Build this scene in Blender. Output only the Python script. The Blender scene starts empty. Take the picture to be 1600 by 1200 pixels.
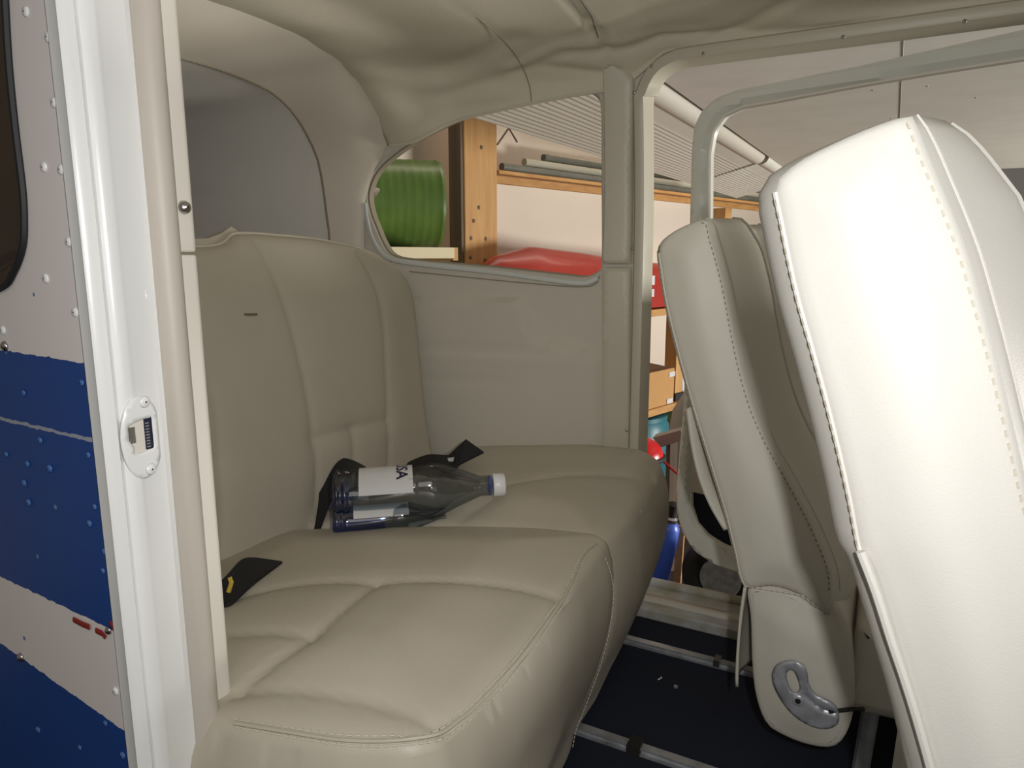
import bpy, bmesh, math, random
import numpy as np
from mathutils import Vector, Matrix
from mathutils.geometry import delaunay_2d_cdt
random.seed(4)
SC = bpy.context.scene
COL = SC.collection
rad = math.radians

# ------------------------------------------------------------------ camera
FPX = 1100.0
PITCH = math.atan(200 / FPX)
YAW = rad(28)
CAM = np.array([0, 0, .82])
FW = np.array([-math.sin(YAW) * math.cos(PITCH), math.cos(YAW) * math.cos(PITCH), -math.sin(PITCH)])
RT = np.array([math.cos(YAW), math.sin(YAW), 0.0])
UPV = np.cross(RT, FW)
cd = bpy.data.cameras.new('camera'); cam = bpy.data.objects.new('camera', cd); COL.objects.link(cam)
cam.location = CAM; cam.rotation_euler = (math.pi / 2 - PITCH, 0, YAW)
cd.sensor_width = 36; cd.lens = 36 * FPX / 1600; cd.clip_start = .02; cd.clip_end = 100
SC.camera = cam

# ------------------------------------------------------------------ light
SC.view_settings.view_transform = 'Standard'; SC.view_settings.look = 'None'
SC.view_settings.gamma = 1; SC.view_settings.use_curve_mapping = False
SC.view_settings.exposure = 0.0
W = bpy.data.worlds.new('world'); SC.world = W; W.use_nodes = True
W.node_tree.nodes['Background'].inputs[0].default_value = (1, .93, .82, 1)
W.node_tree.nodes['Background'].inputs[1].default_value = .135

def area(name, loc, target, power, size, sizey=None, color=(1, 1, 1), shape='RECTANGLE'):
    l = bpy.data.lights.new(name, 'AREA'); l.energy = power; l.color = color
    l.shape = shape; l.size = size
    if sizey: l.size_y = sizey
    o = bpy.data.objects.new(name, l); COL.objects.link(o); o.location = loc
    o.rotation_euler = (Vector(target) - Vector(loc)).to_track_quat('-Z', 'Y').to_euler()
    return o
fl = CAM + RT * .06 + UPV * .03
area('camera_flash', fl, fl + FW * 2 + RT * .05, 4.1, .02, shape='DISK', color=(1, .99, .975))

# hangar side wall frame: runs along WD, normal WN, distance WDIST from the origin
WD = np.array([math.sin(rad(15.4)), math.cos(rad(15.4)), 0]); WN = np.array([-math.cos(rad(15.4)), math.sin(rad(15.4)), 0])
WDIST = 3.2
def wallpt(w, o, z): return WD * w + WN * (WDIST - o) + np.array([0, 0, z])
area('hangar_ceiling_lamp', wallpt(5.0, 1.3, 3.3), wallpt(5.6, 0, .3), 95, 9, .5, color=(1, .86, .72))
area('wing_underside_fill', (4.2, 5.0, -.1), (-.2, 2.8, 1.2), 340, 1.6, 1.2, color=(1, .97, .92))  # added unseen fill light that brightens the wing underside
area('hangar_near_side_light', (1.5, -3.5, 3.0), (-.3, 1, .6), 22, 3, 2, color=(1, .93, .82))  # broad warm area light, high behind the camera

# ------------------------------------------------------------------ projection helpers (measure points on known planes)
def ray(px, py): return FW * FPX + RT * (px - 800) + UPV * (600 - py)
def pt(px, py, x=None, y=None, z=None):
    r = ray(px, py)
    t = (x - CAM[0]) / r[0] if x is not None else (y - CAM[1]) / r[1] if y is not None else (z - CAM[2]) / r[2]
    return CAM + r * t
def ptpl(px, py, o, n):
    r = ray(px, py); return CAM + r * (np.dot(np.array(o) - CAM, n) / np.dot(r, n))
def hw(px, py, o=0.0):
    r = ray(px, py); p = CAM + r * ((WDIST - o - CAM @ WN) / (r @ WN)); return (p @ WD, p[2], p)

# ------------------------------------------------------------------ materials
def mat(name, col, rough=.5, metal=0, bump=0, bscale=200, var=0, vscale=4, coat=0, col2=None, spec=.5, detail=3):
    m = bpy.data.materials.new(name); m.use_nodes = True; nt = m.node_tree; b = nt.nodes['Principled BSDF']
    b.inputs['Base Color'].default_value = (*col, 1); b.inputs['Roughness'].default_value = rough
    b.inputs['Metallic'].default_value = metal; b.inputs['Coat Weight'].default_value = coat
    b.inputs['Specular IOR Level'].default_value = spec
    tc = nt.nodes.new('ShaderNodeTexCoord')
    if bump:
        n = nt.nodes.new('ShaderNodeTexNoise'); n.inputs['Scale'].default_value = bscale; n.inputs['Detail'].default_value = detail
        bp = nt.nodes.new('ShaderNodeBump'); bp.inputs['Strength'].default_value = bump; bp.inputs['Distance'].default_value = .002
        nt.links.new(tc.outputs['Object'], n.inputs['Vector']); nt.links.new(n.outputs['Fac'], bp.inputs['Height']); nt.links.new(bp.outputs['Normal'], b.inputs['Normal'])
    if var:
        n = nt.nodes.new('ShaderNodeTexNoise'); n.inputs['Scale'].default_value = vscale; n.inputs['Detail'].default_value = 5
        mx = nt.nodes.new('ShaderNodeMix'); mx.data_type = 'RGBA'
        c2 = col2 or tuple(c * (1 - var) for c in col)
        mx.inputs[6].default_value = (*col, 1); mx.inputs[7].default_value = (*c2, 1)
        rp = nt.nodes.new('ShaderNodeMapRange'); rp.inputs[1].default_value = .35; rp.inputs[2].default_value = .7
        nt.links.new(tc.outputs['Object'], n.inputs['Vector']); nt.links.new(n.outputs['Fac'], rp.inputs[0])
        nt.links.new(rp.outputs[0], mx.inputs[0]); nt.links.new(mx.outputs[2], b.inputs['Base Color'])
    return m
M = {}
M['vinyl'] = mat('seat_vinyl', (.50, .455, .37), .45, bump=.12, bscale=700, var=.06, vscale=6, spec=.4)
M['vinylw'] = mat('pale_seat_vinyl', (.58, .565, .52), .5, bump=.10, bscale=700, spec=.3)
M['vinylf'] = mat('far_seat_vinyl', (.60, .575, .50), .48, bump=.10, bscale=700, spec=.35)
M['pipe'] = mat('seat_piping', (.6, .55, .44), .45)
M['thread'] = mat('seat_thread', (.56, .52, .43), .7)
M['dthread'] = mat('dark_thread', (.30, .26, .19), .8)  # darker brown thread tone, also used on seams and the window rim
M['liner'] = mat('headliner_vinyl', (.66, .61, .49), .6, bump=.15, bscale=400, var=.05, vscale=3)
M['panel'] = mat('side_panel_vinyl', (.58, .545, .47), .7, bump=.08, bscale=500)
M['band'] = mat('arch_vinyl', (.70, .64, .55), .5, bump=.08, bscale=500)
M['felt'] = mat('baggage_fabric', (.82, .79, .74), .85, bump=.2, bscale=500)
M['white'] = mat('white_paint', (.86, .87, .86), .25, bump=.05, bscale=60, coat=.3)
M['trimw'] = mat('cream_trim', (.76, .72, .64), .4)
M['tube'] = mat('beige_rubber_seal', (.55, .50, .44), .5)
M['frame'] = mat('grey_green_paint', (.72, .74, .68), .35, bump=.05, bscale=50)
M['gasket'] = mat('pale_gasket', (.62, .64, .62), .4)
M['ccream'] = mat('cream_plastic', (.56, .52, .42), .4)
M['wing'] = mat('wing_paint', (.66, .64, .58), .5, var=.08, vscale=7, bump=.05, bscale=30)
M['flap'] = mat('flap_paint', (.56, .52, .45), .5)
M['steel'] = mat('screw_steel', (.55, .52, .5), .3, metal=1)
M['chrome'] = mat('worn_zinc', (.55, .57, .62), .35, metal=.45, var=.35, vscale=40)
M['dark'] = mat('black_gap', (.01, .01, .012), .6)
M['carpet'] = mat('navy_carpet', (.006, .010, .024), .95, bump=.6, bscale=900)
M['alu'] = mat('dull_aluminium', (.55, .57, .6), .4, metal=.6, var=.4, vscale=30)
M['sill'] = mat('scuffed_sill_paint', (.52, .54, .56), .45, var=.5, vscale=14, col2=(.3, .27, .18))
M['belt'] = mat('black_webbing', (.008, .008, .010), .7, bump=.5, bscale=900)
M['hwall'] = mat('hangar_wall_paint', (.72, .64, .55), .8, var=.08, vscale=1.2)
M['hfloor'] = mat('hangar_floor_earth', (.055, .035, .022), .9, var=.5, vscale=5)
M['roof'] = mat('rib_sheet', (.42, .37, .31), .5)
M['green'] = mat('green_drum_paint', (.12, .22, .045), .35, var=.2, vscale=8)
M['red'] = mat('red_gelcoat', (.36, .025, .015), .35, coat=.1)
M['card'] = mat('cardboard', (.52, .28, .10), .8, var=.1, vscale=4)
M['carddark'] = mat('cardboard_inside', (.14, .07, .03), .9)
M['teal'] = mat('teal_plastic', (.03, .16, .20), .4)
M['blue'] = mat('blue_plastic', (.06, .13, .60), .35)
M['board'] = mat('white_board', (.70, .62, .42), .7)
M['darkpipe'] = mat('dark_pipe', (.12, .12, .095), .5, var=.3, vscale=5)
M['palepipe'] = mat('pale_pipe', (.38, .36, .28), .5)
M['rubber'] = mat('black_rubber', (.015, .014, .013), .7)
M['redm'] = mat('red_plastic', (.6, .01, .012), .3)
M['plast'] = mat('white_plastic', (.75, .76, .78), .35)
M['grey'] = mat('grey_plastic', (.3, .29, .27), .5)
M['label'] = mat('paper_label', (.62, .62, .62), .6)
M['ink'] = mat('label_ink', (.01, .012, .04), .6)
M['redrust'] = mat('red_primer', (.25, .02, .015), .7)
M['yellow'] = mat('yellow_foam', (.6, .42, .06), .8)

def wood(name, c1, c2, axis):
    m = bpy.data.materials.new(name); m.use_nodes = True; nt = m.node_tree; b = nt.nodes['Principled BSDF']; b.inputs['Roughness'].default_value = .65
    tc = nt.nodes.new('ShaderNodeTexCoord'); mp = nt.nodes.new('ShaderNodeMapping')
    s = [14, 14, 14]; s[axis] = 1.2; mp.inputs['Scale'].default_value = s
    n = nt.nodes.new('ShaderNodeTexNoise'); n.inputs['Scale'].default_value = 2; n.inputs['Detail'].default_value = 6; n.inputs['Distortion'].default_value = .6
    cr = nt.nodes.new('ShaderNodeValToRGB'); cr.color_ramp.elements[0].position = .3; cr.color_ramp.elements[1].position = .7
    cr.color_ramp.elements[0].color = (*c1, 1); cr.color_ramp.elements[1].color = (*c2, 1)
    nt.links.new(tc.outputs['Object'], mp.inputs[0]); nt.links.new(mp.outputs[0], n.inputs['Vector']); nt.links.new(n.outputs['Fac'], cr.inputs[0]); nt.links.new(cr.outputs[0], b.inputs['Base Color'])
    return m
M['pine'] = wood('pine_upright', (.48, .25, .085), (.60, .35, .13), 2)
M['pineh'] = wood('pine_rail', (.42, .20, .055), (.55, .30, .10), 1)
M['wdark'] = wood('dark_brown_wood', (.10, .065, .04), (.17, .11, .07), 2)  # dark brown wood for the post side, knots, hook and stand leg

def glass(name, tint=(1, 1, 1), refl=.06, transp=1.0):
    m = bpy.data.materials.new(name); m.use_nodes = True; nt = m.node_tree; nt.nodes.clear()
    o = nt.nodes.new('ShaderNodeOutputMaterial'); t = nt.nodes.new('ShaderNodeBsdfTransparent'); g = nt.nodes.new('ShaderNodeBsdfGlossy')
    g.inputs['Roughness'].default_value = .03; t.inputs[0].default_value = (*tint, 1)
    mx = nt.nodes.new('ShaderNodeMixShader'); mx.inputs[0].default_value = refl
    nt.links.new(t.outputs[0], mx.inputs[1]); nt.links.new(g.outputs[0], mx.inputs[2]); nt.links.new(mx.outputs[0], o.inputs[0])
    return m
M['pane'] = glass('window_perspex', (.93, .93, .9), .03)
M['petc'] = glass('clear_bottle_plastic', (.60, .65, .69), .12)
M['petb'] = glass('blue_bottle_plastic', (.12, .30, .68), .14)

# ------------------------------------------------------------------ object helpers
def link(name, me, m=None, parent=None, kind=None, smooth=True, sharp=40):
    o = bpy.data.objects.new(name, me); COL.objects.link(o)
    if m is not None:
        for q in (m if isinstance(m, (list, tuple)) else [m]): me.materials.append(q)
    if parent is not None: o.parent = parent
    if kind: o['kind'] = kind
    if smooth and len(me.polygons):
        me.polygons.foreach_set('use_smooth', [True] * len(me.polygons))
        if sharp: me.set_sharp_from_angle(angle=rad(sharp))
    me.update()
    return o
def mesh(name, verts, faces, m=None, parent=None, kind=None, smooth=True, sharp=40, fix=True, loc=None):
    me = bpy.data.meshes.new(name)
    verts = [tuple(map(float, v)) for v in verts]
    me.from_pydata(verts, [], [tuple(map(int, f)) for f in faces])
    if fix:
        bm = bmesh.new(); bm.from_mesh(me); bmesh.ops.recalc_face_normals(bm, faces=bm.faces); bm.to_mesh(me); bm.free()
    return link(name, me, m, parent, kind, smooth, sharp)
def tag(o, label, cat, group=None):
    o['label'] = label; o['category'] = cat
    if group: o['group'] = group
    return o
def thing(name, label, cat, loc=(0, 0, 0), group=None):
    o = bpy.data.objects.new(name, None); COL.objects.link(o); o.empty_display_size = .05
    o.location = tuple(map(float, loc)); tag(o, label, cat, group)
    return o
def keep(o, parent):      # parent without moving (geometry stays in world coordinates)
    o.parent = parent
    o.matrix_parent_inverse = Matrix.Translation(parent.location).inverted()
    return o
def grid(P, close_u=False, close_v=False):
    nu, nv = len(P), len(P[0]); vs = [p for r in P for p in r]; fs = []
    for i in range(nu if close_u else nu - 1):
        for j in range(nv if close_v else nv - 1):
            a = i * nv + j; b = ((i + 1) % nu) * nv + j; c = ((i + 1) % nu) * nv + (j + 1) % nv; d = i * nv + (j + 1) % nv
            fs.append((a, b, c, d))
    return vs, fs
def join(*parts):
    V = []; Fc = []
    for v, f in parts:
        n = len(V); V += list(v); Fc += [tuple(i + n for i in q) for q in f]
    return V, Fc
def catmull(P, n=8, closed=False):
    P = [np.array(p, float) for p in P]; N = len(P); out = []
    for i in range(N if closed else N - 1):
        g = lambda k: P[k % N] if closed else P[min(max(k, 0), N - 1)]
        a, b, c, d = g(i - 1), g(i), g(i + 1), g(i + 2)
        for k in range(n):
            t = k / n; out.append(.5 * ((2 * b) + (-a + c) * t + (2 * a - 5 * b + 4 * c - d) * t * t + (-a + 3 * b - 3 * c + d) * t ** 3))
    if not closed: out.append(P[-1])
    return out
def resample(P, step, closed=False):
    P = [np.array(p, float) for p in P]
    if closed: P = P + [P[0]]
    L = [0]
    for a, b in zip(P, P[1:]): L.append(L[-1] + np.linalg.norm(b - a))
    n = max(2, int(round(L[-1] / step))); out = []
    ts = np.linspace(0, L[-1], n + 1); A = np.array(P)
    res = np.stack([np.interp(ts, L, A[:, k]) for k in range(A.shape[1])], 1)
    return res[:-1] if closed else res
def sweep(path, prof, closed=False, up=(0, 0, 1), cap=True):
    """prof: list of (side, up) offsets; the side axis is tangent x up"""
    path = [np.array(p, float) for p in path]; N = len(path); up = np.array(up, float); R = []
    for i, p in enumerate(path):
        a = path[(i - 1) % N] if closed or i else path[0]; b = path[(i + 1) % N] if closed or i < N - 1 else path[-1]
        t = b - a; t /= np.linalg.norm(t) + 1e-9
        s = np.cross(t, up); s /= np.linalg.norm(s) + 1e-9; u = np.cross(s, t)
        R.append([p + s * q[0] + u * q[1] for q in prof])
    vs, fs = grid(R, close_u=closed, close_v=True)
    if cap and not closed:
        m = len(prof); fs.append(tuple(range(m - 1, -1, -1))); fs.append(tuple((N - 1) * m + k for k in range(m)))
    return vs, fs
def circ(r, n=10, ry=None): return [(r * math.cos(2 * math.pi * k / n), (ry or r) * math.sin(2 * math.pi * k / n)) for k in range(n)]
def tube(path, r, n=8, closed=False, up=(0, 0, 1)): return sweep(path, circ(r, n), closed, up)
def box(c, s, ax=None):
    ax = ax or (np.array([1, 0, 0]), np.array([0, 1, 0]), np.array([0, 0, 1])); c = np.array(c, float)
    v = [c + ax[0] * s[0] / 2 * i + ax[1] * s[1] / 2 * j + ax[2] * s[2] / 2 * k for i in (-1, 1) for j in (-1, 1) for k in (-1, 1)]
    return v, [(0, 1, 3, 2), (4, 6, 7, 5), (0, 4, 5, 1), (2, 3, 7, 6), (0, 2, 6, 4), (1, 5, 7, 3)]
def bevel(o, w=.003, seg=2):
    md = o.modifiers.new('bevel', 'BEVEL'); md.width = w; md.segments = seg; md.limit_method = 'ANGLE'; md.angle_limit = rad(35); return o
def lathe(prof, a, b, n=32, capped=True):
    """prof: (t along a->b in metres, r)"""
    a = np.array(a, float); d = np.array(b, float) - a; d /= np.linalg.norm(d)
    u = np.cross(d, (0, 0, 1)); u = u / np.linalg.norm(u) if np.linalg.norm(u) > 1e-3 else np.array([1., 0, 0]); v = np.cross(d, u)
    R = [[a + d * t + (u * math.cos(2 * math.pi * k / n) + v * math.sin(2 * math.pi * k / n)) * r for k in range(n)] for t, r in prof]
    vs, fs = grid(R, close_v=True)
    if capped: fs.append(tuple(range(n))); fs.append(tuple((len(prof) - 1) * n + k for k in range(n)))
    return vs, fs

# ------------------------------------------------------------------ 2-D helpers
def inpoly(P, poly):
    x, y = P[:, 0], P[:, 1]; ins = np.zeros(len(P), bool); n = len(poly); j = n - 1
    for i in range(n):
        xi, yi = poly[i][:2]; xj, yj = poly[j][:2]
        if yi != yj:
            c = ((yi > y) != (yj > y)) & (x < (xj - xi) * (y - yi) / (yj - yi) + xi); ins ^= c
        j = i
    return ins
def dist(P, line, closed=False):
    L = np.array([q[:2] for q in line], float)
    if closed: L = np.vstack([L, L[:1]])
    A = L[:-1]; B = L[1:]; D = B - A; dd = (D ** 2).sum(1) + 1e-12
    out = np.full(len(P), 1e9)
    for a, d, q in zip(A, D, dd):
        t = np.clip(((P - a) @ d) / q, 0, 1); e = P - a - t[:, None] * d; out = np.minimum(out, np.hypot(e[:, 0], e[:, 1]))
    return out
def normals2(P):
    P = np.array(P); t = np.roll(P, -1, 0) - np.roll(P, 1, 0); n = np.stack([t[:, 1], -t[:, 0]], 1); n /= np.linalg.norm(n, axis=1)[:, None] + 1e-12
    A = .5 * np.sum(P[:, 0] * np.roll(P[:, 1], -1) - np.roll(P[:, 0], -1) * P[:, 1])
    return n if A > 0 else -n      # outward
def cdt(outer, holes=(), sp=.02, insets=(), bstep=None, extra=(), raw=False):
    bs = bstep or sp
    O = np.array([q[:2] for q in outer], float) if raw else resample(outer, bs, True); H = [resample(h, bs, True) for h in holes]
    pts = [O] + H; loops = [O] + H
    edges = []; off = 0
    for l in loops:
        n = len(l); edges += [(off + k, off + (k + 1) % n) for k in range(n)]; off += n
    N = normals2(O)
    for d in insets:
        q = O - N * d; dd = dist(q, O, True); q = q[(dd > d * .9) & inpoly(q, O)]; pts.append(q)
    mx = max(insets) if len(insets) else 0
    lo = O.min(0); hi = O.max(0)
    gx, gy = np.meshgrid(np.arange(lo[0], hi[0], sp), np.arange(lo[1], hi[1], sp * .87)); gx = gx + (np.arange(gx.shape[0])[:, None] % 2) * sp / 2
    G = np.stack([gx.ravel(), gy.ravel()], 1); k = inpoly(G, O) & (dist(G, O, True) > mx + sp * .45)
    for h in H: k &= ~inpoly(G, h) & (dist(G, h, True) > sp * .4)
    pts.append(G[k])
    for e in extra: pts.append(np.array(e))
    A = np.vstack(pts)
    v, e, f, *_ = delaunay_2d_cdt([Vector(p) for p in A], edges, [], 0, 1e-7)
    V = np.array([(p.x, p.y) for p in v]); Fa = np.array([tuple(q) for q in f])
    c = V[Fa].mean(1); k = inpoly(c, O)
    for h in H: k &= ~inpoly(c, h)
    Fa = Fa[k]
    used = np.unique(Fa); mp = -np.ones(len(V), int); mp[used] = np.arange(len(used))
    return V[used], mp[Fa], O
def sstep(t): t = np.clip(t, 0, 1); return t * t * (3 - 2 * t)
def orient(verts, faces, want):   # flip so that the faces look along want
    V = np.array(verts); s = 0
    for f in faces[:400]: s += np.cross(V[f[1]] - V[f[0]], V[f[2]] - V[f[0]]) @ np.array(want)
    return [tuple(f) for f in faces] if s > 0 else [tuple(reversed(f)) for f in faces]
def stitches(path, r=.0011, dash=.005, gap=.0035):
    P = resample(path, .001); out = []; i = 0; a = int(dash * 1000); g = a + int(gap * 1000)
    while i + a < len(P):
        out.append(tube([P[i], P[i + a // 2], P[i + a]], r, 5)); i += g
    return join(*out)
def rivet_mesh(name='rivet', r=.004, h=.0018):
    prof = [(0, r), (h * .5, r * .85), (h * .9, r * .5), (h, r * .15)]
    v, f = lathe([(t, q) for t, q in prof], (0, 0, 0), (0, 0, 1), 14)
    me = bpy.data.meshes.new(name); me.from_pydata([tuple(map(float, q)) for q in v], [], f)
    me.polygons.foreach_set('use_smooth', [True] * len(me.polygons)); return me
def place(me, name, loc, nrm, m, parent, scale=1, own=False):
    o = bpy.data.objects.new(name, me); COL.objects.link(o)
    if not me.materials: me.materials.append(m)
    o.rotation_euler = Vector(nrm).to_track_quat('Z', 'Y').to_euler(); o.scale = (scale,) * 3
    o.location = tuple(map(float, loc))
    if parent is not None: o.parent = parent
    return o
SCREW = rivet_mesh('screw', .005, .003); RIV = rivet_mesh('rivet', .0042, .0013); RIVB = rivet_mesh('blue_rivet', .0040, .002)

# ================================================================== SETTING : cabin shell
def yw(x, z):
    return 1.5 - np.maximum(0, -.5 - x) * .25 - .34 * np.maximum(0, z - .85) ** 2 * 1.0
def pw(px, py):          # a point of the photograph on the port wall
    y = 1.45
    for _ in range(12):
        p = pt(px, py, y=y); y = float(yw(p[0], p[2]))
    return pt(px, py, y=y)
def pw2(L): return [(pw(*q)[0], pw(*q)[2]) for q in L]

DOOR = [(-.475, .03), (-.482, 1.12), (-.474, 1.155), (-.452, 1.185), (-.42, 1.202), (-.38, 1.207), (.42, 1.21), (.46, 1.18), (.46, .03)]
WIN = pw2(catmull([(576, 330), (573, 300), (590, 262), (640, 222), (700, 190), (760, 168), (830, 150), (905, 140), (930, 148), (939, 170), (940, 300), (940, 412), (934, 425), (915, 433), (880, 430), (770, 418), (650, 407), (612, 400), (596, 380), (584, 352)], 5, True))
emb = pw2(catmull([(600, 475), (640, 468), (700, 462), (770, 466), (812, 470), (826, 488), (832, 515), (850, 533), (900, 543), (926, 548), (938, 566), (939, 620), (939, 700), (939, 800), (600, 800)], 4, True))
ridge1 = pw2([(650, 540), (700, 542), (800, 548), (930, 556)]); ridge2 = pw2([(655, 590), (720, 594), (800, 598)])
ridge3 = pw2([(650, 553), (700, 556), (800, 560), (900, 563)])
outer = [(-1.25, -.04), (.62, -.04), (.62, 1.25), (-.4, 1.25), (-1.03, 1.15), (-1.25, 1.0)]
V, Fa, _ = cdt(outer, [WIN, DOOR], .014)
d = dist(V, emb, True) * np.where(inpoly(V, emb), 1, -1)
Y = yw(V[:, 0], V[:, 1]) - .015 * sstep((d + .006) / .013)
Y += .0035 * np.exp(-(dist(V, ridge1) / .007) ** 2) - .003 * np.exp(-(dist(V, ridge3) / .006) ** 2) + .004 * np.exp(-(dist(V, ridge2) / .006) ** 2)
vs = np.stack([V[:, 0], Y, V[:, 1]], 1)
wl = mesh('wall_left', vs, orient(vs, Fa.tolist(), (0, -1, 0)), M['panel'], kind='structure', fix=False)
wl['label'] = 'beige embossed cabin side wall with teardrop window and door opening'
md = wl.modifiers.new('thick', 'SOLIDIFY'); md.thickness = .03; md.offset = -1

# rear side window: grey rim, pane
w1 = mesh('window_1', *[(lambda a: a)(q) for q in (lambda L: (sweep([(x, yw(x, z) + .012, z) for x, z in L], [(-.003, -.004), (.003, -.004), (.003, .012), (-.003, .012)], True, up=(0, 1, 0))))(resample(WIN, .012, True))], M['dthread'], kind='structure')
w1['label'] = 'teardrop rear side window of the cabin'
V, Fa, _ = cdt(WIN, (), .05)
vs = np.stack([V[:, 0], yw(V[:, 0], V[:, 1]) + .016, V[:, 1]], 1)
mesh('pane', vs, Fa.tolist(), M['pane'], parent=w1, fix=False)
# lower gasket strip seen below the window
gk = [pw(*q) + np.array([0, -.003, 0]) for q in catmull([(571, 318), (575, 345), (584, 375), (600, 398), (625, 408), (680, 415), (780, 426), (880, 440), (915, 442), (935, 434)], 5)]
mesh('window_gasket', *sweep(gk, circ(.006, 8, .004), up=(0, 1, 0)), M['gasket'], parent=w1)
gk2 = [pw(*q) + np.array([0, -.002, 0]) for q in catmull([(640, 424), (700, 430), (800, 440), (900, 448), (930, 444), (938, 430)], 5)]
mesh('window_seam', *tube(gk2, .0012, 5), M['dthread'], parent=w1)
# pillar cover between window and door
PC = pw2([(942, 98), (949, 88), (960, 92), (975, 105), (992, 120), (990, 260), (988, 413), (942, 413)])
V, Fa, O = cdt(PC, (), .012, insets=(.002, .004))
h = .010 * np.sqrt(1 - (1 - np.clip(dist(V, PC, True) / .006, 0, 1)) ** 2)
vs = np.stack([V[:, 0], yw(V[:, 0], V[:, 1]) - .001 - h, V[:, 1]], 1)
mesh('trim_1', vs, orient(vs, Fa.tolist(), (0, -1, 0)), M['ccream'], kind='structure', fix=False)['label'] = 'cream pillar cover between the rear window and the far door opening'
V, Fa, O = cdt(pw2([(942, 417), (988, 417), (986, 560), (984, 720), (942, 720)]), (), .012, insets=(.002, .004))
h = .008 * np.sqrt(1 - (1 - np.clip(dist(V, O, True) / .006, 0, 1)) ** 2)
vs = np.stack([V[:, 0], yw(V[:, 0], V[:, 1]) - .001 - h, V[:, 1]], 1)
mesh('trim_2', vs, orient(vs, Fa.tolist(), (0, -1, 0)), M['ccream'], kind='structure', fix=False)['label'] = 'cream lower pillar panel beside the far door opening'

# door frame of the far opening
dl = resample(catmull([(-.478, .02), (-.480, .6), (-.484, 1.10), (-.476, 1.15), (-.452, 1.186), (-.415, 1.203), (-.36, 1.207), (.0, 1.208), (.44, 1.212)], 8), .02)
prof = [(-.012, -.012), (-.008, -.017), (0, -.018), (.010, -.014), (.012, -.004), (.012, .05), (.002, .05), (-.012, .04)]
def framey(x, z): return float(yw(x, z))
path = [(x, framey(x, z), z) for x, z in dl]
tr = mesh('trim_3', *sweep(path, [(-a, b) for a, b in prof], up=(0, 1, 0)), M['ccream'], kind='structure'); tr['label'] = 'cream metal frame around the far cabin door opening'
for q in [(992, 388), (995, 147), (1022, 106), (1102, 86), (1318, 61), (1506, 37), (983, 670)]:
    p = pw(*q); place(SCREW, 'screw', p + np.array([0, -.016, 0]), (0, -1, 0), M['steel'], tr, .75)
# sill
v1 = box((.0, 1.53, .012), (.98, .13, .026)); v2 = sweep([(-.49, 1.592, .03), (.48, 1.592, .03)], circ(.012, 8))
bevel(mesh('trim_5', *join(v1, v2), M['sill'], kind='structure'), .004)['label'] = 'scuffed sill of the far door opening'

# cabin floor with seat rails
fl_ = mesh('floor', *box((-.2, .97, -.02), (2.1, 1.08, .04)), M['carpet'], kind='structure', smooth=False); fl_['label'] = 'navy carpeted cabin floor'
for n_, (yy, x0, x1) in enumerate([(1.350, -.60, .5), (1.031, -.60, .5)]):
    pr_ = [(-.011, .0), (-.011, .003), (-.004, .003), (-.004, .009), (-.008, .009), (-.008, .012), (.008, .012), (.008, .009), (.004, .009), (.004, .003), (.011, .003), (.011, 0)]
    o = mesh('seat_rail', *sweep([(x0, yy, 0), (x1, yy, 0)], pr_), M['alu'], smooth=False)
    tag(o, ['metal seat rail on the navy carpet nearest the far door sill', 'metal seat rail on the navy carpet between bench and silver recline lever'][n_], 'rail', 'seat rails on the cabin floor')
    if n_ == 1:
        r_ = mesh('rail_stop', *box((-.313, yy, .008), (.022, .03, .018)), M['rubber'], parent=o, smooth=False)
    if n_ == 0:
        r_ = mesh('rail_clip', *box((-.245, yy, .010), (.012, .024, .014)), M['steel'], parent=o, smooth=False)
c0 = pt(1028, 1062, z=.002); c1 = pt(1056, 1073, z=.002)
tag(mesh('crumb', *tube([c0, c0 + (.006, .004, .004), c0 + (.002, .012, .001)], .0012, 5), M['alu']), 'tiny curled pale shaving on the navy carpet, left of the other crumb', 'crumb', 'crumbs on the carpet')
tag(mesh('crumb', *box(c1, (.007, .005, .004)), M['alu']), 'tiny pale speck on the navy carpet, right of the curled shaving', 'crumb', 'crumbs on the carpet')

# ------------------------------------------------------------------ ceiling (headliner)
ZL_X = [-1.05, -1.0, -.92, -.82, -.71, -.62, -.56, -.50, -.43, .62]
ZL_Z = [1.072, 1.086, 1.104, 1.122, 1.138, 1.150, 1.155, 1.170, 1.215, 1.222]
def zl(x): return float(np.interp(x, ZL_X, ZL_Z))
def zc(x): return float(np.interp(x, [-1.05, -.9, -.5, .62], [1.232, 1.25, 1.262, 1.262]))
foldA = [(-.72, .30), (-.62, .40), (-.52, .36), (-.44, .30), (-.36, .22)]     # (x, s)
foldB = [(-.70, .42), (-.60, .52), (-.50, .56), (-.30, .60)]
foldC = [(-.66, .30), (-.60, .22), (-.54, .16)]
foldD = [(-1.04, .45), (-.9, .40), (-.78, .50), (-.70, .58)]
foldE = [(-1.03, .30), (-.9, .22), (-.78, .26)]
foldF = [(-.30, .18), (-.24, .34), (-.16, .5)]
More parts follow.
